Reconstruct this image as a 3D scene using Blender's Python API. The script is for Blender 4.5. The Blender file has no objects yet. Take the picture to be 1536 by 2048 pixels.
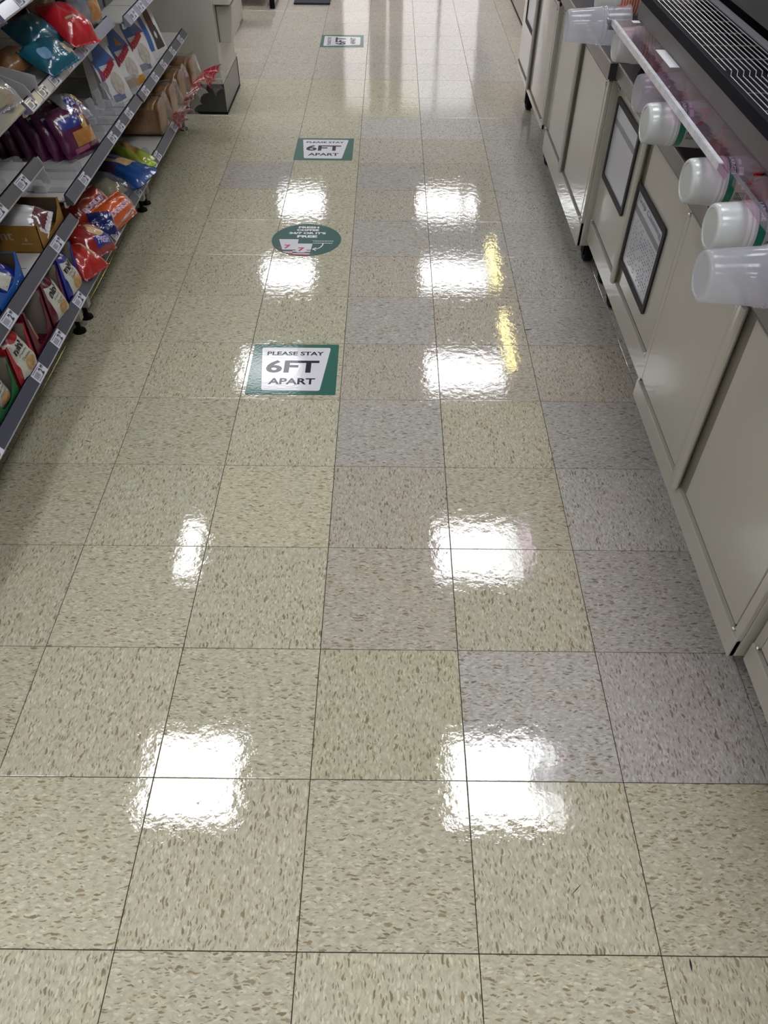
import bpy, bmesh, math, random
from mathutils import Vector, Matrix
random.seed(7)
sc = bpy.context.scene
COL = sc.collection

# ------------------------------------------------------------------ camera
cd = bpy.data.cameras.new('camera'); cam = bpy.data.objects.new('camera', cd); COL.objects.link(cam)
PITCH, ROLL, YAW = 0.81781, 0.00943, 0.00106
fw = Vector((-math.sin(YAW)*math.cos(PITCH), math.cos(YAW)*math.cos(PITCH), -math.sin(PITCH)))
r0 = Vector((math.cos(YAW), math.sin(YAW), 0)); u0 = r0.cross(fw)
rt = r0*math.cos(ROLL)+u0*math.sin(ROLL); up = -r0*math.sin(ROLL)+u0*math.cos(ROLL)
M = Matrix((rt, up, -fw)).transposed().to_4x4(); M.translation = (0.13976, -0.66714, 1.40339)
cam.matrix_world = M
cd.sensor_width = 36.0; cd.lens = 36.0*1521.71/2048; cd.shift_y = 49.66/2048
cd.clip_start = 0.02; cd.clip_end = 60
sc.camera = cam

# ------------------------------------------------------------------ world, exposure, lamp strengths
w = bpy.data.worlds.new('world'); sc.world = w; w.use_nodes = True
w.node_tree.nodes['Background'].inputs[0].default_value = (0.9, 0.95, 1.0, 1)
w.node_tree.nodes['Background'].inputs[1].default_value = 0.05
sc.view_settings.view_transform = 'Standard'; sc.view_settings.look = 'None'
sc.view_settings.gamma = 1; sc.view_settings.use_curve_mapping = False
sc.view_settings.exposure = -0.66
PANEL = 24.0      # ceiling troffers
WARM = 22.0       # warm tubes under the soffit

# ------------------------------------------------------------------ materials
MAT = {}
def mat(name, col=(.5,.5,.5), rough=.5, metal=0, spec=.5, coat=0, coat_r=.05, trans=0, ior=1.45, alpha=1, emit=None, es=0, noise=None, bump=None, sss=0, sheen=0):
    if name in MAT: return MAT[name]
    m = bpy.data.materials.new(name); m.use_nodes = True; MAT[name] = m
    nt = m.node_tree; b = nt.nodes['Principled BSDF']; I = b.inputs
    I['Base Color'].default_value = (*col, 1); I['Roughness'].default_value = rough; I['Metallic'].default_value = metal
    I['Specular IOR Level'].default_value = spec; I['Coat Weight'].default_value = coat; I['Coat Roughness'].default_value = coat_r
    I['Transmission Weight'].default_value = trans; I['IOR'].default_value = ior; I['Alpha'].default_value = alpha
    if emit: I['Emission Color'].default_value = (*emit, 1); I['Emission Strength'].default_value = es
    tc = nt.nodes.new('ShaderNodeTexCoord')
    if noise:      # (scale, amount, second colour)
        n = nt.nodes.new('ShaderNodeTexNoise'); n.inputs['Scale'].default_value = noise[0]; n.inputs['Detail'].default_value = 5
        nt.links.new(tc.outputs['Object'], n.inputs['Vector'])
        r = nt.nodes.new('ShaderNodeValToRGB'); r.color_ramp.elements[0].position = .35; r.color_ramp.elements[1].position = .7
        r.color_ramp.elements[0].color = (*col, 1); c2 = noise[2]; k = noise[1]
        r.color_ramp.elements[1].color = (*[a+(c-a)*k for a, c in zip(col, c2)], 1)
        nt.links.new(n.outputs['Fac'], r.inputs['Fac']); nt.links.new(r.outputs['Color'], I['Base Color'])
    if bump:       # (scale, distance)
        n = nt.nodes.new('ShaderNodeTexNoise'); n.inputs['Scale'].default_value = bump[0]; n.inputs['Detail'].default_value = 4
        nt.links.new(tc.outputs['Object'], n.inputs['Vector'])
        bp = nt.nodes.new('ShaderNodeBump'); bp.inputs['Distance'].default_value = bump[1]; bp.inputs['Strength'].default_value = 1
        nt.links.new(n.outputs['Fac'], bp.inputs['Height']); nt.links.new(bp.outputs['Normal'], I['Normal'])
        if coat: nt.links.new(bp.outputs['Normal'], I['Coat Normal'])
    return m

def film(name, tint=(1,1,1), gloss=.12, rough=.08, bump=None, haze=0.0):
    """thin clear plastic: transparent + glossy (+ a little haze)"""
    if name in MAT: return MAT[name]
    m = bpy.data.materials.new(name); m.use_nodes = True; MAT[name] = m
    nt = m.node_tree; nt.nodes.clear()
    out = nt.nodes.new('ShaderNodeOutputMaterial'); t = nt.nodes.new('ShaderNodeBsdfTransparent'); t.inputs[0].default_value = (*tint, 1)
    g = nt.nodes.new('ShaderNodeBsdfGlossy'); g.inputs['Roughness'].default_value = rough
    fr = nt.nodes.new('ShaderNodeFresnel'); fr.inputs['IOR'].default_value = 1.5
    ad = nt.nodes.new('ShaderNodeMath'); ad.operation = 'ADD'; ad.inputs[1].default_value = gloss-.04; ad.use_clamp = True
    ge = nt.nodes.new('ShaderNodeNewGeometry'); fm = nt.nodes.new('ShaderNodeMix')      # a thin film reflects alike on both sides
    nt.links.new(ge.outputs['Backfacing'], fm.inputs[0]); nt.links.new(fr.outputs[0], fm.inputs[2]); fm.inputs[3].default_value = .05
    nt.links.new(fm.outputs[0], ad.inputs[0])
    mx = nt.nodes.new('ShaderNodeMixShader'); nt.links.new(ad.outputs[0], mx.inputs[0])
    base = t
    if haze > 0:
        d = nt.nodes.new('ShaderNodeBsdfDiffuse'); d.inputs[0].default_value = (.8,.8,.82,1)
        m2 = nt.nodes.new('ShaderNodeMixShader'); m2.inputs[0].default_value = haze
        nt.links.new(t.outputs[0], m2.inputs[1]); nt.links.new(d.outputs[0], m2.inputs[2]); base = m2
    nt.links.new(base.outputs[0], mx.inputs[1]); nt.links.new(g.outputs[0], mx.inputs[2])
    if bump:
        tc = nt.nodes.new('ShaderNodeTexCoord'); n = nt.nodes.new('ShaderNodeTexNoise'); n.inputs['Scale'].default_value = bump[0]
        n.inputs['Detail'].default_value = 3; nt.links.new(tc.outputs['Object'], n.inputs['Vector'])
        bp = nt.nodes.new('ShaderNodeBump'); bp.inputs['Distance'].default_value = bump[1]
        nt.links.new(n.outputs['Fac'], bp.inputs['Height']); nt.links.new(bp.outputs['Normal'], g.inputs['Normal']); nt.links.new(bp.outputs['Normal'], fr.inputs['Normal'])
    nt.links.new(mx.outputs[0], out.inputs['Surface'])
    return m

def tile_material():
    m = bpy.data.materials.new('vinyl_tile'); m.use_nodes = True; nt = m.node_tree; N = nt.nodes; L = nt.links
    b = N['Principled BSDF']
    def new(t, **k):
        n = N.new(t)
        for a, v in k.items(): setattr(n, a, v)
        return n
    tc = new('ShaderNodeTexCoord'); oi = new('ShaderNodeObjectInfo')
    mul = new('ShaderNodeVectorMath', operation='SCALE'); L.new(oi.outputs['Location'], mul.inputs[0]); mul.inputs['Scale'].default_value = 7.31
    add = new('ShaderNodeVectorMath', operation='ADD'); L.new(tc.outputs['Object'], add.inputs[0]); L.new(mul.outputs[0], add.inputs[1])
    def mapped(sx, sy, wob):
        n = new('ShaderNodeTexNoise'); n.inputs['Scale'].default_value = 55; n.inputs['Detail'].default_value = 2
        L.new(add.outputs[0], n.inputs['Vector'])
        s = new('ShaderNodeVectorMath', operation='SCALE'); s.inputs['Scale'].default_value = wob; L.new(n.outputs['Color'], s.inputs[0])
        a = new('ShaderNodeVectorMath', operation='ADD'); L.new(add.outputs[0], a.inputs[0]); L.new(s.outputs[0], a.inputs[1])
        mp = new('ShaderNodeMapping'); mp.inputs['Scale'].default_value = (sx, sy, 0.0); L.new(a.outputs[0], mp.inputs['Vector'])
        return mp.outputs[0]
    def flecks(scale, sx, sy, keep, size, wob):
        v = new('ShaderNodeTexVoronoi'); v.voronoi_dimensions = '2D'; v.inputs['Scale'].default_value = scale; v.inputs['Randomness'].default_value = 1
        L.new(mapped(sx, sy, wob), v.inputs['Vector'])
        sep = new('ShaderNodeSeparateColor'); L.new(v.outputs['Color'], sep.inputs[0])
        k = new('ShaderNodeMath', operation='GREATER_THAN'); k.inputs[1].default_value = 1-keep; L.new(sep.outputs[0], k.inputs[0])
        # size varies from cell to cell
        sz = new('ShaderNodeMapRange'); sz.inputs['To Min'].default_value = size*.45; sz.inputs['To Max'].default_value = size; L.new(sep.outputs[1], sz.inputs['Value'])
        d = new('ShaderNodeMath', operation='SUBTRACT'); L.new(sz.outputs[0], d.inputs[0]); L.new(v.outputs['Distance'], d.inputs[1])
        e = new('ShaderNodeMath', operation='MULTIPLY'); e.inputs[1].default_value = 14; e.use_clamp = True; L.new(d.outputs[0], e.inputs[0])
        o = new('ShaderNodeMath', operation='MULTIPLY'); L.new(k.outputs[0], o.inputs[0]); L.new(e.outputs[0], o.inputs[1])
        return o.outputs[0], sep.outputs[2]
    def mix(fac, a, c):
        x = new('ShaderNodeMix', data_type='RGBA'); 
        if isinstance(fac, float): x.inputs[0].default_value = fac
        else: L.new(fac, x.inputs[0])
        for s, v in ((x.inputs[6], a), (x.inputs[7], c)):
            if isinstance(v, tuple): s.default_value = (*v, 1)
            else: L.new(v, s)
        return x.outputs[2]
    def times(c, k):
        x = new('ShaderNodeMix', data_type='RGBA', blend_type='MULTIPLY'); x.inputs[0].default_value = 1
        L.new(c, x.inputs[6]); x.inputs[7].default_value = (*k, 1); return x.outputs[2]
    base = oi.outputs['Color']
    # streaky ground: long soft marbling along the grain
    n1 = new('ShaderNodeTexNoise'); n1.inputs['Scale'].default_value = 1; n1.inputs['Detail'].default_value = 4; n1.inputs['Roughness'].default_value = .6
    L.new(mapped(190, 60, .02), n1.inputs['Vector'])
    r1 = new('ShaderNodeMapRange'); r1.inputs['From Min'].default_value = .35; r1.inputs['From Max'].default_value = .65; L.new(n1.outputs['Fac'], r1.inputs['Value'])
    c = mix(r1.outputs[0], times(base, (.80, .79, .76)), times(base, (1.16, 1.16, 1.17)))
    # large worn patches
    n2 = new('ShaderNodeTexNoise'); n2.inputs['Scale'].default_value = 9; n2.inputs['Detail'].default_value = 3; L.new(add.outputs[0], n2.inputs['Vector'])
    r2 = new('ShaderNodeMapRange'); r2.inputs['From Min'].default_value = .42; r2.inputs['From Max'].default_value = .68; r2.inputs['To Max'].default_value = .5; L.new(n2.outputs['Fac'], r2.inputs['Value'])
    c = mix(r2.outputs[0], c, times(c, (1.02, .975, .90)))
    # pale chips, then brown and grey-green chips in three sizes
    f0, _ = flecks(150, 1, .38, .35, .40, .012)
    c = mix(f0, c, times(base, (1.25, 1.25, 1.27)))
    for sc_, sx, sy, keep, size, amt in ((225, 1, .30, .36, .38, .74), (140, 1, .28, .21, .36, .88), (88, 1, .36, .05, .29, .80)):
        f, h = flecks(sc_, sx, sy, keep, size, .014)
        hue = mix(h, times(base, (.34, .31, .23)), times(base, (.58, .46, .29)))
        am = new('ShaderNodeMath', operation='MULTIPLY'); am.inputs[1].default_value = amt; L.new(f, am.inputs[0])
        c = mix(am.outputs[0], c, hue)
    L.new(c, b.inputs['Base Color'])
    b.inputs['Roughness'].default_value = .55; b.inputs['Specular IOR Level'].default_value = .2
    b.inputs['Coat Weight'].default_value = 1; b.inputs['Coat IOR'].default_value = 1.62; b.inputs['Coat Roughness'].default_value = .018
    # wavy wax: broad swells, fine brush ripple
    wv = new('ShaderNodeTexNoise'); wv.inputs['Scale'].default_value = 44; wv.inputs['Detail'].default_value = 3; L.new(add.outputs[0], wv.inputs['Vector'])
    wf = new('ShaderNodeTexNoise'); wf.inputs['Scale'].default_value = 190; wf.inputs['Detail'].default_value = 2; L.new(add.outputs[0], wf.inputs['Vector'])
    b1 = new('ShaderNodeBump'); b1.inputs['Distance'].default_value = .0006; b1.inputs['Strength'].default_value = .55; L.new(wv.outputs['Fac'], b1.inputs['Height'])
    b2 = new('ShaderNodeBump'); b2.inputs['Distance'].default_value = .00008; b2.inputs['Strength'].default_value = .7; L.new(wf.outputs['Fac'], b2.inputs['Height']); L.new(b1.outputs[0], b2.inputs['Normal'])
    L.new(b2.outputs[0], b.inputs['Coat Normal'])
    return m

# ------------------------------------------------------------------ mesh helpers
class MB:
    def __init__(s): s.v = []; s.f = []
    def add(s, vs, fs):
        o = len(s.v); s.v += [Vector(p) for p in vs]; s.f += [tuple(i+o for i in f) for f in fs]; return s
    def box(s, x0, x1, y0, y1, z0, z1):
        x0, x1 = sorted((x0, x1)); y0, y1 = sorted((y0, y1)); z0, z1 = sorted((z0, z1))
        return s.add([(x0,y0,z0),(x1,y0,z0),(x1,y1,z0),(x0,y1,z0),(x0,y0,z1),(x1,y0,z1),(x1,y1,z1),(x0,y1,z1)],
                     [(3,2,1,0),(4,5,6,7),(0,1,5,4),(1,2,6,5),(2,3,7,6),(3,0,4,7)])
    def prism(s, poly, axis, a0, a1):
        """poly: 2-D points in the two axes other than `axis`, in x,y,z order"""
        def P(p, a): return {'x': (a, p[0], p[1]), 'y': (p[0], a, p[1]), 'z': (p[0], p[1], a)}[axis]
        n = len(poly); vs = [P(p, a0) for p in poly]+[P(p, a1) for p in poly]
        return s.add(vs, [tuple(range(n))[::-1], tuple(range(n, 2*n))]+[(i, (i+1) % n, n+(i+1) % n, n+i) for i in range(n)])
    def tube(s, p0, p1, r, n=10, r1=None):
        p0, p1 = Vector(p0), Vector(p1); d = (p1-p0).normalized(); a = d.orthogonal().normalized(); b = d.cross(a); r1 = r if r1 is None else r1
        vs = [p0+(a*math.cos(t)+b*math.sin(t))*r for t in [2*math.pi*i/n for i in range(n)]]+[p1+(a*math.cos(t)+b*math.sin(t))*r1 for t in [2*math.pi*i/n for i in range(n)]]
        return s.add(vs, [tuple(range(n))[::-1], tuple(range(n, 2*n))]+[(i, (i+1) % n, n+(i+1) % n, n+i) for i in range(n)])
    def lathe(s, prof, o=(0,0,0), axis='z', n=32, a0=0, a1=2*math.pi):
        o = Vector(o); full = abs(a1-a0-2*math.pi) < 1e-6; m = n if full else n+1; vs = []
        for h, r in prof:
            for i in range(m):
                t = a0+(a1-a0)*i/n; c, q = r*math.cos(t), r*math.sin(t)
                vs.append(o+Vector({'z': (c, q, h), 'x': (h, c, q), 'y': (q, h, c)}[axis]))
        fs = []
        for j in range(len(prof)-1):
            for i in range(n if full else m-1):
                k = (i+1) % m; fs.append((j*m+i, j*m+k, (j+1)*m+k, (j+1)*m+i))
        return s.add(vs, fs)
    def grid(s, fn, nu, nv, u0=-1, u1=1, v0=-1, v1=1, flip=False):
        vs = [fn(u0+(u1-u0)*i/nu, v0+(v1-v0)*j/nv) for j in range(nv+1) for i in range(nu+1)]
        fs = [(j*(nu+1)+i, j*(nu+1)+i+1, (j+1)*(nu+1)+i+1, (j+1)*(nu+1)+i) for j in range(nv) for i in range(nu)]
        if flip: fs = [f[::-1] for f in fs]
        return s.add(vs, fs)
    def poly(s, pts): return s.add(pts, [tuple(range(len(pts)))])
    def loft(s, rings, cap=True):
        n = len(rings[0]); vs = [p for r in rings for p in r]; fs = []
        for j in range(len(rings)-1):
            for i in range(n): fs.append((j*n+i, j*n+(i+1) % n, (j+1)*n+(i+1) % n, (j+1)*n+i))
        if cap: fs += [tuple(range(n))[::-1], tuple(range((len(rings)-1)*n, len(rings)*n))]
        return s.add(vs, fs)

ORIG = {}
def obj(name, mb, m, parent=None, smooth=False, bevel=0, solid=0, subsurf=0, fix=True):
    o0 = ORIG.get(parent, Vector((0,0,0))) if parent else Vector((0,0,0))
    me = bpy.data.meshes.new(name); me.from_pydata([tuple(p-o0) for p in mb.v], [], mb.f)
    if fix:
        bm = bmesh.new(); bm.from_mesh(me); bmesh.ops.recalc_face_normals(bm, faces=bm.faces); bm.to_mesh(me); bm.free()
    me.materials.append(m)
    if smooth: me.polygons.foreach_set('use_smooth', [True]*len(me.polygons)); me.set_sharp_from_angle(angle=.75)
    me.update()
    o = bpy.data.objects.new(name, me); COL.objects.link(o)
    if parent: o.parent = parent; ORIG[o] = o0
    else: ORIG[o] = Vector((0,0,0))
    if solid: md = o.modifiers.new('s', 'SOLIDIFY'); md.thickness = solid; md.offset = 0
    if bevel: md = o.modifiers.new('b', 'BEVEL'); md.width = bevel; md.segments = 2; md.limit_method = 'ANGLE'; md.angle_limit = .6
    if subsurf: md = o.modifiers.new('u', 'SUBSURF'); md.levels = subsurf; md.render_levels = subsurf
    return o
def tag(o, label, cat, group=None):
    o['label'] = label; o['category'] = cat
    if group: o['group'] = group
    return o
def thing(name, label, cat, loc, group=None):
    o = bpy.data.objects.new(name, None); COL.objects.link(o); o.location = loc; o.empty_display_size = .05
    ORIG[o] = Vector(loc); return tag(o, label, cat, group)
def struct(name, mb, m, parent=None, **k):
    o = obj(name, mb, m, parent, **k)
    o['kind'] = 'structure'
    return o

# text, turned into plain faces once per string
_T = {}
def text_faces(s, bold=.02):
    if (s, bold) in _T: return _T[(s, bold)]
    c = bpy.data.curves.new('t', 'FONT'); c.body = s; c.resolution_u = 3; c.offset = bold; c.space_line = .8
    o = bpy.data.objects.new('t', c); COL.objects.link(o)
    dg = bpy.context.evaluated_depsgraph_get(); dg.update()
    e = o.evaluated_get(dg); me = e.to_mesh()
    vs = [v.co.copy() for v in me.vertices]; fs = [tuple(p.vertices) for p in me.polygons]
    e.to_mesh_clear(); bpy.data.objects.remove(o); bpy.data.curves.remove(c)
    xs = [v.x for v in vs]; ys = [v.y for v in vs]; x0, x1, y0, y1 = min(xs), max(xs), min(ys), max(ys)
    r = ([((v.x-(x0+x1)/2)/(x1-x0), (v.y-(y0+y1)/2)/(y1-y0)) for v in vs], fs, (x1-x0)/(y1-y0))
    _T[(s, bold)] = r; return r
for _s in ('PLEASE STAY', '6FT', 'APART', 'FRESH', 'COFFEE', "24/7 OR IT'S", 'FREE', '7', 'LARGE', 'G', 'P', 'U', 'L', '2', '99', 'mini', 'croissant', 'Donettes', 'DONUTS', 'Crunchy', 'Donuts', 'BIG GULP', 'Gulp Cleaning'):
    text_faces(_s)
def put_text(mb, s, fn, h, wd=None, bold=.02):
    """fn maps (x,y) on the label plane, centred, to a world point"""
    vs, fs, ar = text_faces(s, bold); wd = h*ar if wd is None else wd
    return mb.add([fn(x*wd, y*h) for x, y in vs], fs)
def plane_fn(c, a, b, lift=0.0):
    c, a, b = Vector(c), Vector(a).normalized(), Vector(b).normalized(); n = a.cross(b)
    return lambda x, y: c+a*x+b*y+n*lift

# ------------------------------------------------------------------ the setting
T = .3048
cream = mat('cream_paint', (.40,.382,.325), .40, coat=.5, coat_r=.08, noise=(3.0, .5, (.36,.335,.285)))
dark_joint = mat('dark_joint', (.02,.018,.015), .8)
black = mat('black_plastic', (.005,.005,.008), .6, spec=.12)
white_wall = mat('wall_paint', (.40,.39,.38), .6)
TM = tile_material()
floor = struct('floor', MB().box(-5,2.6,-4.5,10.7,-.05,-.0022), mat('floor_joint', (.022,.018,.013), .9, spec=.1))
PAL = {'B': (.442,.420,.320), 'Y': (.455,.422,.312), 'O': (.405,.388,.285), 'G': (.375,.358,.330), 'M': (.390,.367,.345), 'T': (.412,.382,.300),
       'X': (.39,.355,.30), 'L': (.45,.43,.405), 'P': (.44,.395,.345)}
ROW = {0: 'BBBBOGMM', 1: 'BBBBXTGM', 2: 'BBBYXTGG', 3: 'BBBBGTGG', 4: 'BBBBXXXG', 5: 'BBBBGXGG', 6: 'BBBBXXGG', 7: 'BBBBGGGG', 8: 'BBBBXXGG',
       9: 'BBMBGXGG', 10: 'BBBBPXGG', 11: 'BBBBLLGG', 12: 'BBYYYLPG', 13: 'BYYYYLPG'}
te = MB(); h = T/2-.0008; bv = .0010
def ring(r, z): return [(-r,-r,z),(r,-r,z),(r,r,z),(-r,r,z)]
te.loft([ring(h, -.003), ring(h, -bv*.5), ring(h-bv*.6, 0)])
tme = bpy.data.meshes.new('tile'); tme.from_pydata([tuple(v) for v in te.v], [], te.f); tme.materials.append(TM)
def tile_col(i, j):
    if j < 0: k = 'B'
    elif j in ROW: k = ROW[j][i+4]
    else: k = 'PPPPPLLP'[i+4]
    q = random.uniform(.95, 1.05)
    return tuple(c*q*random.uniform(.994, 1.006) for c in PAL[k])
for j in range(-3, 22):
    for i in range(-4, 4):
        t = bpy.data.objects.new('tile', tme); COL.objects.link(t); t.parent = floor
        t.location = ((i+.5)*T, (j+.5)*T, 0); t.rotation_euler = (0, 0, 0 if (i+j) % 2 == 0 else math.pi/2)
        t.color = (*tile_col(i, j), 1)
# the rest of the floor, out of the frame or too far off to tell apart: joined
fr = MB()
for j in range(-14, 35):
    for i in range(-16, 8):
        if -3 <= j < 22 and -4 <= i < 4: continue
        cx, cy = (i+.5)*T, (j+.5)*T
        fr.add([(cx+a, cy+b_, c) for a, b_, c in ring(h, -.003)+ring(h, 0)], [(4,5,6,7),(0,1,5,4),(1,2,6,5),(2,3,7,6),(3,0,4,7)])
ff = obj('tile_field', fr, TM, floor, fix=False); ff['kind'] = 'stuff'; ff.color = (.45,.41,.34,1)
# dust balls caught under the cabinets
dm = mat('dust_grey', (.035,.033,.030), .95, bump=(200,.003))
for x, y, r in ((.965,.252,.016),(.995,.205,.022),(1.01,.150,.018),(.975,1.83,.020),(.965,1.93,.014),(.99,1.70,.018)):
    mb = MB(); R_ = random.Random(int(x*1e4+y*1e3))
    mb.lathe([(0,.001)]+[(r*.75*math.sin(math.pi*k/7), r*(.4+.6*math.sin(math.pi*(k+.5)/8))*R_.uniform(.8,1.2)) for k in range(1, 5)]+[(r*.8,.001)], (x,y,0), 'z', 9)
    for v in mb.v: v += Vector((R_.uniform(-.3,.3)*r, R_.uniform(-.5,.5)*r, R_.uniform(0,.25)*r))
    obj('dust_ball', mb, dm, floor)
# scuffs and crumbs on the floor
sk = mat('scuff', (.012,.012,.014), .7)
def scuff(x, y, L, wd, a):
    d = Vector((math.cos(a), math.sin(a), 0)); n = Vector((-d.y, d.x, 0)); m = MB(); k = 6
    L2 = [(-L/2+L*i/k, wd/2*math.sin(math.pi*(i+.15)/(k+.3))) for i in range(k+1)]
    c = Vector((x, y, .0004)); pts = [c+d*s+n*q for s, q in L2]+[c+d*s-n*q for s, q in reversed(L2)]
    obj('scuff_mark', m.poly(pts), sk, floor, fix=False)
for a in ((.655,-.318,.020,.004,1.5), (-.71,.97+.04,.022,.003,-.3), (.485,-.20,.028,.0016,.75), (-.23,.40,.012,.0025,1.4), (-.48,1.44,.018,.004,1.1), (.35,1.42+.29,.008,.004,0), (.62,1.62,.03,.006,.2)):
    scuff(*a)
wm = white_wall
struct('wall_far', MB().box(-5,2.6,10.62,10.75,0,3.0), wm)
struct('wall_back', MB().box(-5,2.6,-4.6,-4.45,0,3.0), wm)
struct('wall_left', MB().box(-5.1,-4.95,-4.5,10.7,0,3.0), wm)
struct('wall_right', MB().box(1.72,1.85,-4.5,10.7,0,3.0), wm)
struct('ceiling', MB().box(-5,2.6,-4.5,10.7,3.012,3.06), mat('ceiling_board', (.46,.46,.45), .8))
struct('trim_1', MB().box(1.12,1.72,-2.0,9.0,2.29,2.95), mat('soffit_steel', (.30,.30,.31), .07, metal=1))   # steel soffit over the counters

# ------------------------------------------------------------------ ceiling lights
em = mat('lit_diffuser', (.8,.8,.8), .5, emit=(.95,.97,1.0), es=PANEL)
alu = mat('white_metal', (.75,.75,.74), .4)
def troffer(x, y, lab):
    t = thing('ceiling_light', lab, 'light', (x, y, 2.99), 'square ceiling lights')
    s = .305; q = .285
    f = MB()
    for a in ((-s,s,-s,-q),(-s,s,q,s),(-s,-q,-q,q),(q,s,-q,q)): f.box(x+a[0],x+a[1],y+a[2],y+a[3],2.992,3.011)
    obj('frame', f, alu, t)
    obj('diffuser', MB().box(x-q,x+q,y-q,y+q,2.999,3.010), em, t)
ORD = ['behind', 'first', 'second', 'third', 'fourth', 'fifth']
k = 0
for y, nm in ((-4.0,'two rows behind the viewer'), (-2.2,'farther behind the viewer'), (-.42,'just behind the viewer'), (1.43,'reflected nearest in the floor'), (3.31,'reflected second nearest in the floor'), (5.71,'reflected third in the floor'), (7.66,'reflected fourth in the floor'), (9.58,'reflected farthest in the floor')):
    for x, side in ((-4.3,'over the far left aisle'), (-2.83,'over the next aisle'), (-1.02,'above the bakery shelves side'), (.83,'above the drinks counter side')):
        xx = -1.575 if (x == -1.02 and abs(y-3.31) < .1) else x
        troffer(xx, y, 'square white ceiling light %s, %s' % (side, nm))
wem = mat('warm_tube', (.9,.85,.5), .5, emit=(1.0,.86,.32), es=WARM)
for y, nm in ((5.12,'nearer'), (6.50,'farther')):
    t = thing('soffit_light', 'yellow strip light under the dark soffit, the %s of the two' % nm, 'light', (1.19, y, 2.27))
    obj('housing', MB().box(1.13,1.25,y-.45,y+.45,2.262,2.29), alu, t); obj('tube', MB().box(1.163,1.222,y-.42,y+.42,2.25,2.262), wem, t)

# ------------------------------------------------------------------ floor stickers
green = mat('sticker_green', (.002,.095,.066), .45, spec=.25, coat=.55, coat_r=.06, bump=(120,.0002))
swhite = mat('sticker_white', (.62,.61,.66), .35, coat=.6, coat_r=.05, bump=(90,.0002))
ink = mat('sticker_ink', (.006,.006,.02), .5, spec=.2, coat=.25, coat_r=.06)
def rrect(x0, x1, y0, y1, r, n=4):
    p = []
    for cx, cy, a in ((x1-r,y1-r,0),(x0+r,y1-r,1),(x0+r,y0+r,2),(x1-r,y0+r,3)):
        for i in range(n+1):
            t = math.pi/2*(a+i/n); p.append((cx+r*math.cos(t), cy+r*math.sin(t)))
    return p
def round_poly(P, r, n=4):
    out = []; k = len(P)
    for i in range(k):
        p, a, b = Vector(P[i]), Vector(P[i-1]), Vector(P[(i+1) % k])
        da, db = (a-p).normalized(), (b-p).normalized()
        for j in range(n+1):
            t = j/n; out.append(tuple((p+da*r)*(1-t)**2+p*2*t*(1-t)+(p+db*r)*t*t))
    return out
def spacing_sticker(cx, cy, rot, lab):
    t = thing('floor_sticker', lab, 'sticker', (cx, cy, 0), 'distance stickers on the floor')
    co, si = math.cos(rot), math.sin(rot)
    F = lambda z: (lambda x, y: Vector((cx+x*co-y*si, cy+x*si+y*co, z)))
    def flat(name, P, z0, z1, m):
        g0, g1 = F(z0), F(z1); mb = MB().loft([[g0(*p) for p in P], [g1(*p) for p in P]]); return obj(name, mb, m, t)
    flat('backing', rrect(-.139,.139,-.1385,.1385,.006), 0, .0006, green)
    flat('panel', round_poly([(-.112,.118),(.113,.118),(.089,-.118),(-.090,-.116)], .009), .0006, .0010, swhite)
    mb = MB(); g = F(.0012)
    for s, x, y, hh, wd in (('PLEASE STAY',.0,.084,.022,.184), ('6FT',-.004,.011,.070,.168), ('APART',-.001,-.069,.033,.146)):
        put_text(mb, s, lambda a, b, x=x, y=y: g(x+a, y+b), hh, wd, .03)
    obj('lettering', mb, ink, t, fix=False)
    return t
spacing_sticker(-.155, 1.3775, .006, 'green square floor sticker with white panel, nearest and half in glare')
spacing_sticker(-.170, 3.2115, .0, 'green square floor sticker with white panel, beyond the round sticker')
spacing_sticker(-.167, 5.050, math.pi/2+.02, 'green square floor sticker turned sideways, farthest down the aisle')
t = thing('round_sticker', 'round dark green floor sticker with coffee cups and white lettering', 'sticker', (-.183, 2.265, 0))
dgreen = mat('coffee_green', (.006,.075,.062), .45, spec=.25, coat=.55, coat_r=.06)
R = .138; cx, cy = -.183, 2.265
circ = [(cx+R*math.cos(a), cy+R*math.sin(a)) for a in [2*math.pi*i/48 for i in range(48)]]
obj('backing', MB().prism(circ, 'z', 0, .0006), dgreen, t)
G = lambda x, y: Vector((x, y, .0012))
mb = MB()
for s, x, y, hh, wd in (('FRESH',-.181,2.371,.017,.083), ('COFFEE',-.183,2.347,.017,.089), ("24/7 OR IT'S",-.183,2.320,.018,.148), ('FREE',-.182,2.291,.020,.080)):
    put_text(mb, s, lambda a, b, x=x, y=y: G(x+a, y+b), hh, wd, .045)
obj('lettering', mb, mat('print_white', (.72,.74,.74), .4), t, fix=False)
mb = MB()
for r_, y in ((0,2.2545),(1,2.2475)):     # two lines of print too small to read
    x = -.158+.003*r_
    while x < -.076: 
        wd = random.uniform(.003,.009); mb.poly([G(x,y-.0018),G(x+wd,y-.0018),G(x+wd,y+.0018),G(x,y+.0018)]); x += wd+.0018
obj('fine_print', mb, mat('print_pale', (.42,.50,.48), .4), t, fix=False)
mb = MB(); mb.poly([G(-.155,2.2325),G(-.078,2.2325),G(-.078,2.2355),G(-.155,2.2355)])
arc = [(-.115-.034*(1-math.cos(a)), 2.2325-.049*math.sin(a)) for a in [math.pi/2*i/10 for i in range(11)]]
for i in range(10):
    (x0, y0), (x1, y1) = arc[i], arc[i+1]; d = Vector((x1-x0, y1-y0)).normalized()*.0022; mb.poly([G(x0-d.y,y0+d.x),G(x1-d.y,y1+d.x),G(x1+d.y,y1-d.x),G(x0+d.y,y0-d.x)])
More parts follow.
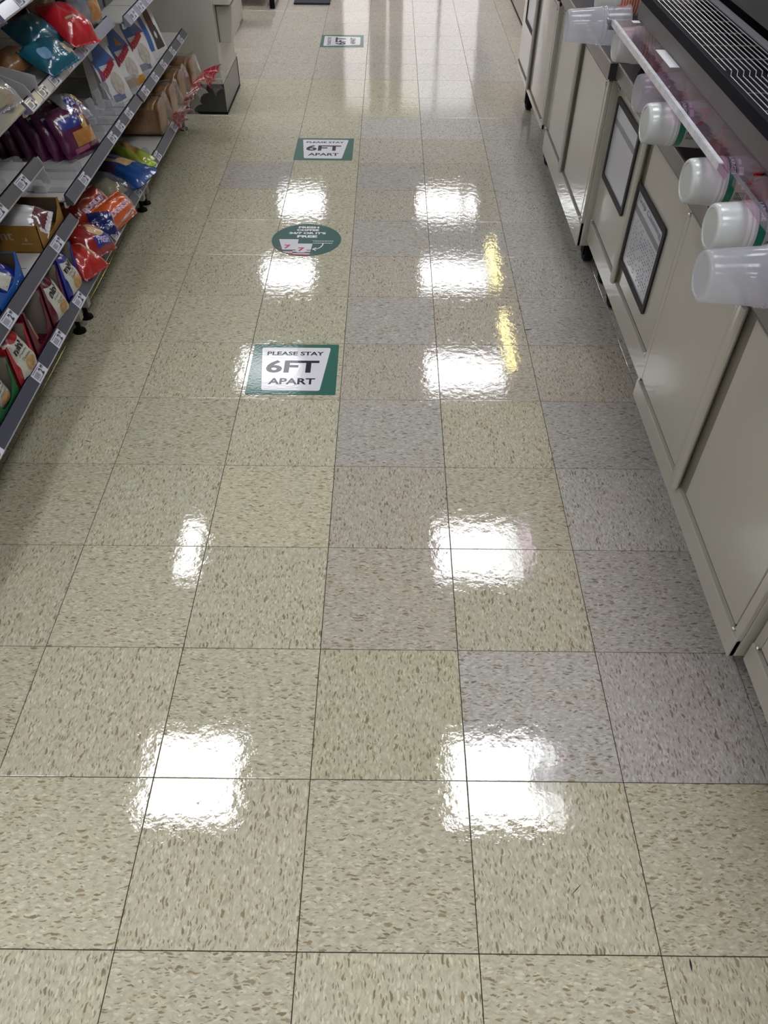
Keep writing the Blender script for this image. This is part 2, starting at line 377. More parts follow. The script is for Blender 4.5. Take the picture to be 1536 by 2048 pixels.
for e in ((-.139,2.196),(-.139,2.172)):
    d = (Vector(e)-Vector((-.154,2.184))).normalized()*.0022; mb.poly([G(-.154-d.y,2.184+d.x),G(e[0]-d.y,e[1]+d.x),G(e[0]+d.y,e[1]-d.x),G(-.154+d.y,2.184-d.x)])
obj('arrow', mb, MAT['print_white'], t, fix=False)
def clipc(P):   # keep the printed cups inside the round backing
    o = []
    for x, y in P:
        d = Vector((x-cx, y-cy)); L = d.length
        if L > R*.985: d *= R*.985/L
        o.append((cx+d.x, cy+d.y))
    return o
def sub(P, z): return [Vector((x, y, z)) for x, y in P]
def band(x0t, x1t, yt, x0b, x1b, yb, a, b, n=8):
    l = lambda s: x0t+(x0b-x0t)*s; r_ = lambda s: x1t+(x1b-x1t)*s; yy = lambda s: yt+(yb-yt)*s
    return clipc([(l(a)+(r_(a)-l(a))*i/n, yy(a)) for i in range(n+1)]+[(r_(b)+(l(b)-r_(b))*i/n, yy(b)) for i in range(n+1)])
pw, pr, pg = mat('print_cup_white', (.55,.55,.60), .4), mat('print_red', (.40,.012,.02), .4), mat('print_dark', (.012,.04,.045), .4)
for z, a in ((.0010, (-.292,-.214,2.266,-.280,-.218,2.140)), (.0014, (-.238,-.156,2.229,-.227,-.163,2.131))):
    obj('cup_picture', MB().poly(sub(band(*a, 0, 1), z)), pw, t, fix=False)
    obj('cup_stripe', MB().poly(sub(band(*a, .52, .60), z+.0002)).poly(sub(band(*a, .90, 1.0), z+.0002)), pr, t, fix=False)
    obj('cup_stripe', MB().poly(sub(band(*a, .70, .82), z+.0002)), pg, t, fix=False)
    mx, my = (a[0]+a[1])/2, a[2]+(a[5]-a[2])*.52
    obj('cup_badge', MB().poly([Vector((x, y, z+.0003)) for x, y in rrect(mx-.021,mx+.021,my-.023,my+.027,.012)]), pw, t, fix=False)
    mb = MB(); put_text(mb, '7', lambda p, q: Vector((mx+p, my+.002+q, z+.0005)), .032, .026, .05)
    obj('cup_emblem', mb, pr, t, fix=False)

# ------------------------------------------------------------------ base cabinets along the right
seam = mat('cabinet_gap', (.016,.013,.010), .9)
pin_m = mat('pin_steel', (.55,.53,.48), .3, metal=.9)
caster_m = black
def caster(x, y, zt, par):
    m = MB().box(x-.025,x+.025,y-.03,y+.03,zt-.012,zt+.004)
    m.lathe([(-.016,.005),(-.016,.036),(-.011,.041),(.011,.041),(.016,.036),(.016,.005)], (x,y,.0415), 'x', 20)
    m.box(x-.022,x-.017,y-.02,y+.02,.03,zt); m.box(x+.017,x+.022,y-.02,y+.02,.03,zt)
    obj('caster', m, caster_m, par)
gloss_c = mat('cream_gloss', (.40,.382,.325), .40, coat=1, coat_r=.035, bump=(9,.0003))
def cabinet(x, y0, y1, zb, rz, ym, label, zt=.655, casters=(), depth=.58, cream=cream):
    t = thing('base_cabinet', label, 'cabinet', (x+.3, (y0+y1)/2, 0))
    c = MB().box(x+.012, x+depth, y0+.002, y1-.002, zb, zt)
    obj('carcass', c, cream, t, bevel=.003)
    # frame around the doors
    for a_, b_ in ((y0+.002,y0+.026),(y1-.026,y1-.002)): obj('stile', MB().box(x+.001,x+.012,a_,b_,zb,zt), cream, t, bevel=.0015)
    obj('top_rail', MB().box(x-.001,x+.012,y0+.002,y1-.002,zt-.018,zt), cream, t, bevel=.002)
    obj('bottom_rail', MB().box(x-.002,x+.012,y0+.002,y1-.002,zb,rz-.0035), cream, t, bevel=.002)
    obj('door_gap', MB().box(x+.0095,x+.0122,y0+.024,y1-.024,rz-.004,zt-.017), seam, t)
    dz0, dz1 = rz+.0012, zt-.022
    yd0, yd1 = y0+.029, ym         # near door, plain
    d = MB().box(x,x+.0095,yd0,yd1,dz0+.012,dz1)
    dn = obj('door', d, cream, t, bevel=.002)
    fy0, fy1 = ym+.033, y1-.029    # far door, its free edge rolled into a pull
    obj('door', MB().box(x,x+.0095,fy0+.066,fy1,dz0+.012,dz1), cream, t, bevel=.002)
    pull = [(x+.0095,fy0+.067),(x,fy0+.067),(x-.004,fy0+.056),(x-.010,fy0+.040),(x-.014,fy0+.026),(x-.0155,fy0+.012),(x-.014,fy0+.003),(x-.009,fy0),(x-.004,fy0+.002),(x-.004,fy0+.012),(x+.003,fy0+.020),(x+.0095,fy0+.020)]
    obj('edge_pull', MB().prism(pull, 'z', dz0-.006, dz1), cream, t, bevel=.0008)
    obj('groove', MB().box(x+.006,x+.0095,ym+.001,fy0+.018,dz0,dz1), mat('groove_shade', (.20,.18,.14), .6), t)
    for y in (y0+.024, y1-.024):
        for z in (dz0+.006, dz1-.006):
            obj('hinge_pin', MB().lathe([(-.010,.0),(-.010,.0035),(-.008,.0048),(.002,.0048)], (x+.004,y,z), 'x', 10), pin_m, t)
    for cy_ in casters: caster(x+.07, cy_, zb, t)
    return t
cabinet(.875, -.62, .222, .105, .165, -.18, 'cream base cabinet at the near right edge, its door hinge showing', casters=(.16,-.5))
cabinet(.846, .226, 1.125, .100, .158, .635, 'cream base cabinet with plain doors, nearest full one under the big clear cup', casters=(1.02,.32))
cabinet(.865, 1.140, 2.022, .127, .200, 1.543, 'cream base cabinet carrying the two framed sheets side by side', casters=(1.95,1.78,1.25))
cabinet(.833, 2.026, 2.955, .100, .190, 2.443, 'cream base cabinet with lamp glare on its lower corner', casters=(2.82,2.12), cream=gloss_c)
cabinet(.815, 2.960, 3.905, .180, .205, 3.400, 'cream base cabinet with one framed sheet, farthest with doors', casters=(3.05,3.8), cream=gloss_c)
t = thing('counter_base', 'pinkish cream counter base standing on the floor beyond the cabinets', 'cabinet', (1.3, 6.2, 0))
obj('panel', MB().box(1.045,1.6,4.3,8.6,.012,.655), mat('pink_cream', (.46,.40,.36), .5), t)
obj('toe_strip', MB().box(1.043,1.6,4.3,8.6,0,.012), black, t)
for k_ in range(1, 5): obj('panel_seam', MB().box(1.0435,1.046,4.3+.86*k_-.003,4.3+.86*k_+.003,.02,.655), seam, t)

# framed sheets on the cabinet doors
frame_m = mat('frame_charcoal', (.022,.022,.024), .55, spec=.3)
paper = mat('paper_under_film', (.40,.41,.47), .3, coat=.8, coat_r=.08)
bandm = mat('paper_band', (.14,.14,.155), .4, coat=.6)
faint = mat('paper_print', (.20,.20,.24), .5)
def sheet(x, y0, y1, z0, z1, label, text, grid):
    t = thing('framed_sheet', label, 'notice', (x, (y0+y1)/2, z0), 'framed sheets on the cabinet doors')
    P = rrect(y0,y1,z0,z1,.012); Q = rrect(y0+.017,y1-.017,z0+.017,z1-.017,.008); n = len(P)
    mb = MB(); vs = [(x,)+p for p in P]+[(x-.006,)+p for p in P]+[(x-.006,)+p for p in Q]+[(x-.002,)+p for p in Q]
    mb.add(vs, [(k*n+i, k*n+(i+1) % n, (k+1)*n+(i+1) % n, (k+1)*n+i) for k in range(3) for i in range(n)])
    obj('frame', mb, frame_m, t)
    obj('sheet', MB().poly([Vector((x-.0022, a, b)) for a, b in Q]), paper, t, fix=False)
    H = z1-z0; zb_ = z1-.017-.165*H
    # facing the aisle: reading direction is -Y... far end on the left
    obj('header_band', MB().poly([(x-.0026,y0+.02,zb_-.07*H),(x-.0026,y1-.02,zb_-.07*H),(x-.0026,y1-.02,zb_),(x-.0026,y0+.02,zb_)]), bandm, t, fix=False)
    if text:
        mb = MB(); put_text(mb, text, plane_fn((x-.0028,(y0+y1)/2,z1-.017-.075*H), (0,-1,0), (0,0,1)), .085*H, (y1-y0)*.80, 0)
        obj('lettering', mb, mat('marker_violet', (.16,.14,.26), .5), t, fix=False)
    if grid:
        mb = MB()
        for r_ in range(13):
            z = zb_-.11*H-r_*.042*H
            for c_ in range(15):
                y = y0+.035+c_*(y1-y0-.08)/15
                if random.random() < .8-.35*(c_/15): mb.poly([(x-.0027,y,z),(x-.0027,y+.008,z),(x-.0027,y+.008,z-.004),(x-.0027,y,z-.004)])
        obj('print', mb, faint, t, fix=False)
    return t
sheet(.8648, 1.262, 1.578, .268, .515, 'charcoal framed printed sheet with handwritten heading, nearest on the cabinets', 'Gulp Cleaning', True)
sheet(.8648, 1.668, 1.982, .366, .615, 'charcoal framed pale blank sheet left of the handwritten one, cup partly over its corner', None, False)
sheet(.8148, 3.45, 3.77, .405, .63, 'dark framed pale sheet on the farthest cabinet, cut by the frame top', None, False)

# ------------------------------------------------------------------ countertops, one slab per cabinet
nose = mat('nosing_taupe', (.150,.130,.122), .35, coat=.3)
lam = mat('dark_laminate', (.050,.037,.040), .30, coat=.4, coat_r=.12, noise=(20,.5,(.035,.028,.032)))
bright = mat('edge_trim', (.55,.53,.52), .25, metal=.6)
def counter(x, y0, y1, label):
    t = thing('countertop', label, 'counter', (x+.3, (y0+y1)/2, .657))
    obj('slab', MB().box(x+.006,1.66,y0,y1,.657,.7045), lam, t)
    obj('nosing', MB().prism([(x,.666),(x+.006,.660),(x+.0065,.660),(x+.0065,.7045),(x+.001,.7045),(x,.702)], 'y', y0, y1), nose, t)
    obj('edge_trim', MB().box(x,x+.0035,y0,y1,.7035,.7052), bright, t)
    return t
counter(.846, -.62, .222, 'dark countertop strip over the near edge cabinet')
counter(.820, .226, 1.132, 'dark countertop below the clear near cup')
counter(.835, 1.136, 1.966, 'dark countertop above the two framed sheets')
c3 = counter(.812, 1.970, 2.955, 'dark countertop with squared end nearest the tall clear cup')
obj('end_cap', MB().box(.8125,.834,1.966,1.9705,.662,.705), mat('end_cap_dark', (.02,.02,.022), .3), c3)
counter(.800, 2.960, 3.905, 'dark countertop farthest along, cut by the frame top')
counter(1.03, 4.3, 8.6, 'countertop on the far pinkish base')

# ------------------------------------------------------------------ drinks machine standing over the counter
steel = mat('brushed_steel', (.12,.11,.10), .34, metal=.85, bump=(300,.00005))
mt = thing('drinks_machine', 'dark drinks machine with steel band and black drip grate', 'machine', (1.1, 1.2, .705))
body = mat('machine_dark', (.050,.050,.054), .45, coat=.2, coat_r=.3)
obj('body', MB().box(.925,1.60,-.55,2.0,.97,1.72), body, mt, bevel=.01)
obj('underside', MB().box(.86,1.60,-.55,2.0,.905,.925), mat('pit_black', (.012,.010,.014), .6), mt)
obj('steel_band', MB().box(.768,.772,-.55,1.62,.898,.940), steel, mt)
obj('tray', MB().box(.764,.776,-.55,1.62,.938,.9605).box(.776,.925,-.55,1.62,.925,.930).box(.903,.925,-.55,1.62,.930,.9575), black, mt, bevel=.0015)
obj('ledge', MB().box(.9035,.9245,-.55,1.62,.9575,.9595), mat('ledge_grey', (.20,.20,.215), .4, metal=.3), mt)
barm = mat('wire_chrome', (.36,.36,.37), .30, metal=1)
for (a, b) in ((.975, 1.60), (-.10, .950)):
    g = obj('grate', MB().box(.779,.783,a,b,.934,.938).box(.897,.901,a,b,.934,.938), black, mt)
    for q in range(11):
        xx = .781+q*.0118
        mb = MB().tube((xx,a+.004,.9565),(xx,b-.004,.9565),.0011,8).tube((xx,a+.004,.9565),(xx,a+.001,.948),.0011,8).tube((xx,b-.004,.9565),(xx,b-.001,.948),.0011,8)
        obj('bar', mb, barm, g, smooth=True)
    yy = a+.09 if a > .5 else b-.09
    while a < yy < b:
        obj('cross_bar', MB().tube((.779,yy,.9535),(.902,yy,.9535),.0011,8), barm, g, smooth=True); yy += .0937 if a > .5 else -.0937
for y in (1.86, 1.05, .30):
    obj('leg', MB().lathe([(.7055,.016),(.712,.016),(.716,.010),(.80,.012),(.905,.012)], (.885,y,0), 'z', 14), black, mt, smooth=True)
obj('screw', MB().lathe([(-.004,0),(-.004,.006),(0,.006)], (.764,.545,.902), 'x', 10), alu, mt)

# cup dispenser: acrylic covers over holders
acr = film('violet_acrylic', (.87,.74,.83), .09, .06, bump=(14,.002), haze=.02)
strip_m = mat('foil_strip', (.80,.80,.86), .30, metal=.25, coat=.6, bump=(120,.0008), noise=(45,.6,(.45,.44,.52)))
ct = thing('cup_dispenser', 'cup dispenser with purple tinted acrylic cover and bright edge strip', 'dispenser', (.80, 1.0, .705))
obj('cover', MB().box(.702,.768,.640,1.585,.899,.9015).box(.700,.7025,.640,1.585,.888,.9015), acr, ct)
obj('cover', MB().box(.712,.768,-.30,.628,.897,.8995).box(.710,.7125,-.30,.628,.884,.8995), acr, ct)
obj('edge_strip', MB().box(.6955,.7045,.672,1.580,.9018,.9032).box(.6945,.6962,.672,1.580,.892,.9032), strip_m, ct)
obj('edge_strip', MB().box(.708,.716,-.30,.655,.8998,.9006), film('clear_lip', (.9,.88,.95), .25, .1, haze=.12), ct)
obj('end_bracket', MB().box(.686,.704,1.583,1.600,.893,.904).box(.690,.712,1.585,1.597,.880,.893), mat('bracket_grey', (.25,.25,.27), .3, metal=.7), ct, bevel=.002)
wt = mat('tag_white', (.62,.62,.66), .4)
for y0, y1, x0, x1 in ((1.20,1.33,.745,.767), (1.56,1.65-.07,.744,.762)):
    obj('tag', MB().box(x0,x1,y0,y1,.9016,.9022), wt, ct)
obj('back_panel', MB().box(.90,.905,-.30,1.585,.7055,.905), MAT['pit_black'], ct)

# cups lying in the dispenser, bases towards the aisle
def plastic(name, col, trans, rough, clear=0):
    if name in MAT: return MAT[name]
    m = mat(name, col, rough, coat=.6, coat_r=.08)
    nt = m.node_tree; b = nt.nodes['Principled BSDF']; out = nt.nodes['Material Output']
    tr = nt.nodes.new('ShaderNodeBsdfTranslucent'); tr.inputs[0].default_value = (*col, 1)
    mx = nt.nodes.new('ShaderNodeMixShader'); mx.inputs[0].default_value = trans
    nt.links.new(b.outputs[0], mx.inputs[1]); nt.links.new(tr.outputs[0], mx.inputs[2]); last = mx
    if clear:
        tp = nt.nodes.new('ShaderNodeBsdfTransparent'); tp.inputs[0].default_value = (.93,.94,.97,1)
        m2 = nt.nodes.new('ShaderNodeMixShader'); m2.inputs[0].default_value = clear
        nt.links.new(mx.outputs[0], m2.inputs[1]); nt.links.new(tp.outputs[0], m2.inputs[2]); last = m2
    nt.links.new(last.outputs[0], out.inputs['Surface']); return m
frost = plastic('frosted_cup', (.64,.66,.66), .30, .22)
clearp = plastic('clear_cup', (.66,.66,.72), .35, .10, .58)
pgreen = mat('cup_green', (.004,.115,.065), .35, coat=.5)
pclear = plastic('cup_print_ground', (.42,.46,.46), .2, .2, .15)
pred = mat('cup_red', (.42,.010,.018), .35, coat=.5)
porange = mat('cup_orange', (.55,.10,.03), .35, coat=.5)
pblack = mat('cup_bar_black', (.02,.022,.022), .5)
pwhite = mat('cup_print_white', (.65,.70,.68), .4)
def cup_r(h, big): return .0374+h*.062+(.0 if not big else .0006)
def drink_cup(x, y, kind, label, z=.840, L=.165):
    big = kind in ('clear', 'clearbig')
    t = thing('drink_cup', label, 'cup', (x, y, z), 'cups lying in the dispenser')
    bodym = clearp if big else (mat('cup_wine', (.16,.012,.045), .35, coat=.6, noise=(40,.9,(.30,.015,.03))) if kind == 'red' else frost)
    rr = lambda h: cup_r(h, big)
    e = .063 if not big else L
    prof = [(.0020,.0),(.0020,rr(0)-.0085),(.0012,rr(0)-.0079),(0,rr(0)-.0072),(.0003,rr(0)-.0042),(.0016,rr(0)-.0018),(.0042,rr(0)-.0004)]
    hs = [.008,.02,.035,.045]
    prof += [(h, rr(h)) for h in hs]
    if big:
        prof += [(.088,rr(.088)),(.090,rr(.090)+.0018),(.093,rr(.093)+.0018),(.095,rr(.095)+.0004),(.099,rr(.099)+.0004),(.101,rr(.1)+.002),(.104,rr(.104)+.002),(.106,rr(.106)),(.125,rr(.125)),(L,rr(L)),(L,rr(L)+.002),(L+.003,rr(L)+.002)]
    else:
        prof += [(.047,rr(.047)),(.049,rr(.049)+.0013),(.052,rr(.052)+.0013),(.054,rr(.054)+.0003),(.056,rr(.056)+.0014),(.059,rr(.059)+.0014),(.061,rr(.061)),(e,rr(e))]
    obj('cup_wall', MB().lathe(prof, (x,y,z), 'x', 48), bodym, t, smooth=True)
    P = lambda h, a, lift=.0004: Vector((x+h, y-math.sin(a)*(rr(h)+lift), z+math.cos(a)*(rr(h)+lift)))   # a = 0 on top, grows towards the camera
    if kind == 'green':
        obj('green_band', MB().lathe([(.063,rr(.063)+.0002),(.076,rr(.076)+.0002)], (x,y,z), 'x', 48), pgreen, t, smooth=True)
        obj('print_wall', MB().lathe([(.076,rr(.076)),(.13,rr(.13)),(L,rr(L)),(L,rr(L)+.002),(L+.003,rr(L)+.002)], (x,y,z), 'x', 48), pclear, t, smooth=True)
        mb = MB()      # LARGE runs round the band
        put_text(mb, 'LARGE', lambda p, q: P(.0695+q, .45+p/.044), .0072, .040, .03)
        obj('lettering', mb, pwhite, t, fix=False)
        mb = MB()
        def blob(mb, h0, h1, a0, a1, n=6): mb.grid(lambda u, v: P(h0+(h1-h0)*u, a0+(a1-a0)*v, .0005), 2, n, 0, 1, 0, 1)
        blob(mb, .148, .166, -2.2, 2.2, 24)
        for s, a in (('G',-.10),('U',-.95),('L',.75),('P',.95)):
            if s == 'L': continue
            put_text(mb, s, lambda p, q, a=a: P(.110+p, a-q/.046, .0008), .034, .030, .05)
        obj('red_print', mb, pred, t, fix=False)
        mb = MB(); blob(mb, .080, .096, 1.62, 1.95)
        obj('barcode', mb, pblack, t, fix=False)
        mb = MB()
        for k_ in range(5): blob(mb, .0812+.003*k_, .0824+.003*k_, 1.64, 1.93)
        blob(mb, .079, .084, .2, .5); blob(mb, .079, .087, .62, .95); blob(mb, .080, .085, 1.15, 1.30); blob(mb, .087, .092, 1.2, 1.5)
        obj('small_print', mb, pwhite, t, fix=False)
    elif kind == 'red':
        obj('print_wall', MB().lathe([(.063,rr(.063)),(.13,rr(.13)),(L,rr(L)),(L,rr(L)+.002)], (x,y,z), 'x', 48), mat('cup_wine', (.16,.012,.045), .35, coat=.6, noise=(40,.9,(.30,.015,.03))), t, smooth=True)
        mb = MB()
        for s_, a in (('G',.0),('P',.9)): put_text(mb, s_, lambda p, q, a=a: P(.085+p, a-q/.046, .0008), .030, .026, .05)
        obj('lettering', mb, mat('cup_rose', (.45,.16,.20), .4), t, fix=False)
    elif kind == 'orange':
        obj('print_wall', MB().lathe([(.063,rr(.063)),(.13,rr(.13)),(L,rr(L)),(L,rr(L)+.002)], (x,y,z), 'x', 48), frost, t, smooth=True)
        mb = MB()
        for k_ in range(7): mb.grid(lambda u, v: P(.066+.008*k_+.005*u, -2.6+5.2*v, .0005), 1, 24, 0, 1, 0, 1)
        obj('orange_print', mb, porange, t, fix=False)
    elif kind == 'clear':
        mb = MB()
        mb.grid(lambda u, v: P(.110+.05*u, -2.4+4.8*v, .0005), 2, 24, 0, 1, 0, 1)
        obj('red_print', mb, pred, t, fix=False)
    elif kind == 'clearbig':
        mb = MB()
        for s, a in (('G',-.15),('U',-.75)): put_text(mb, s, lambda p, q, a=a: P(.142+p, a-q/.046, .0008), .028, .028, .05)
        obj('red_print', mb, pred, t, fix=False)
    return t
drink_cup(.610, .405, 'clearbig', 'large clear ridged plastic cup nearest the viewer at right edge', L=.17)
drink_cup(.670, .568, 'green', 'frosted white cup with green band, just behind the near clear cup')
drink_cup(.679, .755, 'green', 'frosted white cup with green band and red letters, below the bright screw')
drink_cup(.670, 1.047, 'green', 'frosted white cup with green band, over the corner of the blank framed sheet')
drink_cup(.695, 1.236, 'clear', 'clear cup with faint ridges tucked behind a white green-banded cup')
drink_cup(.722, 1.616, 'orange', 'small white cup with orange print under the far strip end')
drink_cup(.625, 1.800, 'clearbig', 'long clear cup sticking out farthest at top, beside the cabinet corner')
drink_cup(.770, 2.121, 'orange', 'white cup with orange print at the very top of the frame')
for y, l in ((.905,'between the two white cups'),(1.145,'behind the clear and white pair'),(1.345,'under the white tag'),(1.455,'just past the white tag'),(.672,'nearest under the edge of the cover')):
    drink_cup(.776, y, 'red', 'dark red printed cup under the purple acrylic cover, '+l, z=.838, L=.110)
hold = thing('cup_rack', 'black rack holding the cup rims under the far counter end', 'rack', (.86, 1.9, .705))
obj('rack_panel', MB().box(.90,.905,1.60,2.3,.7055,.90), MAT['pit_black'], hold)
obj('rack_cover', MB().box(.86,.92,1.605,2.3,.90,.903), black, hold)
navy = mat('navy_board', (.02,.03,.055), .4)
obj('side_board', MB().box(.905,.92,2.3,3.6,.7055,.98), navy, hold)

# ------------------------------------------------------------------ bakery shelving on the left
shelf_w = mat('shelf_white', (.50,.49,.465), .45, coat=.2)
rail_m = mat('rail_charcoal', (.060,.062,.085), .30, coat=.5, coat_r=.12)
rail_l = mat('rail_lavender', (.21,.20,.29), .28, coat=.6, coat_r=.12)
lip_m = mat('rail_lip', (.36,.35,.36), .3)
gd = thing('shelving_frame', 'cream metal shelving frame with back panels and feet behind the bakery goods', 'shelving', (-1.2, 1.9, 0))
for a, b in ((-.2,.711),(.711,1.625),(1.625,2.54),(2.54,3.46)):
    obj('back_panel', MB().box(-1.30,-1.285,a+.002,b-.002,.06,2.30), mat('panel_cream', (.42,.40,.35), .5), gd)  # unseen upper height added to block a ceiling light and darken the shelves
for y in (.711, 1.625, 2.54, 3.455):
    obj('upright', MB().box(-1.285,-1.262,y-.015,y+.015,.02,2.30), mat('upright_grey', (.20,.20,.20), .5), gd)
foot_c = mat('foot_cream', (.50,.48,.42), .45)
for y in (.665, .757, 1.582, 1.671, 2.516, 2.584, 3.453):
    f = obj('foot', MB().prism([(-1.28,.06),(-.93,.06),(-.885,.085),(-.875,.09),(-.875,.195),(-1.28,.195)], 'y', y-.012, y+.012).box(-.912,-.872,y-.014,y+.014,.045,.19), foot_c, gd)
    obj('leveller', MB().lathe([(0,0),(0,.022),(.007,.020),(.012,.008),(.05,.007)], (-.893,y,0), 'z', 14), black, f)
tagm = mat('price_card', (.60,.60,.68), .4, coat=.3)
tagi = mat('price_ink', (.03,.03,.06), .5)
def tag_mesh(parent, x0, z0, y, wd=.066, rd=(-.018,.024)):
    """card in the rail's tilted face; local axes: +Y to the right, up the face"""
    a = Vector((0,1,0)); b = Vector((rd[0],0,rd[1])).normalized(); n = a.cross(b); Lh = math.hypot(*rd)
    c = Vector((x0+rd[0]/2, y, z0+rd[1]/2))+n*.0040
    fn = plane_fn(c, a, b); q = Lh*.5
    card = obj('price_tag', MB().poly([fn(-wd/2,-q),fn(wd/2,-q),fn(wd/2,q),fn(-wd/2,q)]), tagm, parent, fix=False)
    fn = plane_fn(c, a, b, .0004); mb = MB()
    put_text(mb, '2', lambda p, r_: fn(.010+p, -.001+r_), Lh*.62, .012, .05)
    put_text(mb, '99', lambda p, r_: fn(.024+p, Lh*.14+r_), Lh*.34, .012, .05)
    for i in range(9):
        xx = -wd/2+.006+i*.0028; ww = (.0016,.0009,.0012)[i % 3]; mb.poly([fn(xx,-Lh*.22),fn(xx+ww,-Lh*.22),fn(xx+ww,Lh*.25),fn(xx,Lh*.25)])
    for z_ in (-.38, .36): mb.poly([fn(-wd/2+.006,Lh*z_),fn(wd/2-.02,Lh*z_),fn(wd/2-.02,Lh*z_+.0015),fn(-wd/2+.006,Lh*z_+.0015)])
    obj('print', mb, tagi, card, fix=False)
def shelf(y0, y1, x0, z0, label, tags, rm=None, xb=-1.28, wd=.066, rail_end=None):
    """x0,z0: bottom front edge of the price rail"""
    rm = rm or rail_m; t = thing('shelf', label, 'shelf', (x0-.2, (y0+y1)/2, z0), 'shelves of the bakery rack')
    ya, yb = y0+.003, y1-.003; re = rail_end or yb; zt = z0+.010
    obj('deck', MB().box(xb,x0-.021,ya,yb,zt-.004,zt+.001).box(x0-.030,x0-.021,ya,yb,z0-.012,zt).box(xb,xb+.01,ya,yb,z0-.02,zt), shelf_w, t)
    for k_ in range(1, 4): obj('deck_line', MB().box(xb+.02,x0-.05,ya+(yb-ya)*k_/4-.001,ya+(yb-ya)*k_/4+.001,zt+.001,zt+.0022), MAT['rail_lip'], t)
    rail = [(x0,z0),(x0+.0015,z0+.003),(x0-.0165,z0+.0268),(x0-.0185,z0+.0275),(x0-.0205,z0+.026),(x0-.0205,z0-.004),(x0-.004,z0-.004)]
    obj('price_rail', MB().prism(rail, 'y', ya, re), rm, t)
    obj('rail_lip', MB().prism([(x0-.004,z0-.005),(x0+.0025,z0-.001),(x0+.0028,z0+.0025),(x0+.0006,z0+.003),(x0,z0)], 'y', ya, re), lip_m, t)
    obj('rail_back', MB().box(x0-.0225,x0-.0205,ya,re,z0-.004,z0+.0285), black, t)
    for y in tags: tag_mesh(t, x0, z0, y, wd)
    return zt+.001
z11 = shelf(.35, 1.625, -.775, .207, 'lowest shelf nearest, with four price tags and small cake boxes', (.69, 1.025, 1.19, 1.40))
z12 = shelf(1.625, 2.54, -.775, .207, 'lowest middle shelf with bread and cake bags', (1.83, 2.025, 2.17, 2.30, 2.43, 2.515), wd=.055)
z13 = shelf(2.54, 3.46, -.772, .207, 'lowest far shelf under the sliced loaves', (2.83,), wd=.055, rail_end=2.975)
z21 = shelf(.35, 1.625, -.808, .358, 'second shelf nearest, with the tan carton', (1.04, 1.445))
z22 = shelf(1.625, 2.54, -.808, .408, 'second middle shelf with purple cake bags', (1.78, 2.13, 2.24, 2.37), wd=.06)
z23 = shelf(2.54, 3.46, -.803, .408, 'second far shelf with the white donut bags', (2.62, 2.79, 2.96, 3.15, 3.33), wd=.06)
z31 = shelf(.35, 1.625, -.862, .520, 'third shelf nearest, empty with dividers', (1.29, 1.47))
z32 = shelf(1.625, 2.54, -.850, .660, 'upper middle shelf with teal and red bags', (1.66, 1.76, 1.87, 2.01, 2.18), rail_l, wd=.06)
z33 = shelf(2.54, 3.46, -.795, .657, 'upper far shelf cut by the frame top', (2.63, 2.75, 2.88), rail_l, wd=.075)
z41 = shelf(.35, 1.625, -.864, .672, 'upper shelf nearest with wrapped sandwich', (), rail_m)
z42 = shelf(1.625, 2.54, -.850, .877, 'topmost visible shelf corner at upper left', (1.78,), rail_l, wd=.06)
shelf(1.625, 3.46, -.875, 1.10, 'shelf above the frame over the bakery goods', (), rail_l)
shelf(.35, 3.46, -.865, 1.36, 'highest shelf above the frame over the whole rack', (), rail_l)
shelf(.35, 1.625, -.95, .98, 'shelf above the frame over the nearest section', (), rail_l)

# clear dividers and white pusher paddles on the shelves
clr = film('divider_clear', (.93,.94,.95), .10, .05, haze=.10)
pus = mat('pusher_white', (.55,.55,.57), .4)
def divider(y, xf, z, lab, h=.045, L=.30):
    P = [(xf-L,z+.0005),(xf,z+.0005),(xf,z+h*.75),(xf-.006,z+h*.95),(xf-.016,z+h),(xf-.03,z+h*.9),(xf-.05,z+h*.8),(xf-L,z+h*.8)]
    o = obj('shelf_divider', MB().prism(P, 'y', y-.001, y+.001), clr)
    tag(o, lab, 'divider', 'clear shelf dividers')
D = 'clear plastic shelf divider '
for y, xf, z, l, hh in ((1.78,-.835,z22,'beside the purple bags, near the front tag',.04),(1.84,-.835,z22,'second from the near end of the purple bag shelf',.04),(2.12,-.835,z22,'just past the purple bags',.05),(2.19,-.835,z22,'second past the purple bags',.05),(2.28,-.835,z22,'in the empty stretch before the donut bags',.05),(2.40,-.835,z22,'in front of the nearest paddle lane',.05),
    (2.585,-.83,z23,'left of the near donut bag',.06),(2.625,-.83,z23,'between first and second donut bags',.06),(2.80,-.83,z23,'between second and third donut bags',.05),
    (1.985,-.80,z12,'between orange pack and clear wrapped bun',.05),(2.055,-.80,z12,'before the clear wrapped bun',.05),(2.21,-.80,z12,'standing against the green bread bag',.07),(2.39,-.80,z12,'on the bare stretch past the green bag',.05),(2.47,-.80,z12,'last before the brown loaves',.05),
    (1.36,-.89,z31,'on the empty third shelf, nearer',.04),(1.42,-.89,z31,'on the empty third shelf, middle',.04),(1.56,-.89,z31,'on the empty third shelf, farther',.04),(1.56,-.90,z41,'beside the wrapped sandwich',.06)):
    divider(y, xf, z, D+l, hh)
def paddle(y, x, z, lab, h=.085, lean=.02):
    t = thing('product_pusher', lab, 'pusher', (x, y, z), 'white spring pushers')
    P = [(x-.012,z+.02),(x+.010,z+.02),(x+.010,z+h*.45),(x+.004,z+h*.55),(x+.004,z+h*.8),(x-.004,z+h),(x-.026,z+h*.88),(x-.018,z+h*.6),(x-.020,z+h*.45)]
    obj('paddle', MB().prism(P, 'y', y-.0012, y+.0012), pus, t)
    obj('spring_box', MB().box(x-.04,x-.001,y-.022,y+.022,z+.001,z+.022), pus, t)
    obj('track', MB().box(x-.2,x+.06,y-.016,y+.016,z+.0003,z+.003), mat('track_grey', (.35,.35,.36), .4), t)
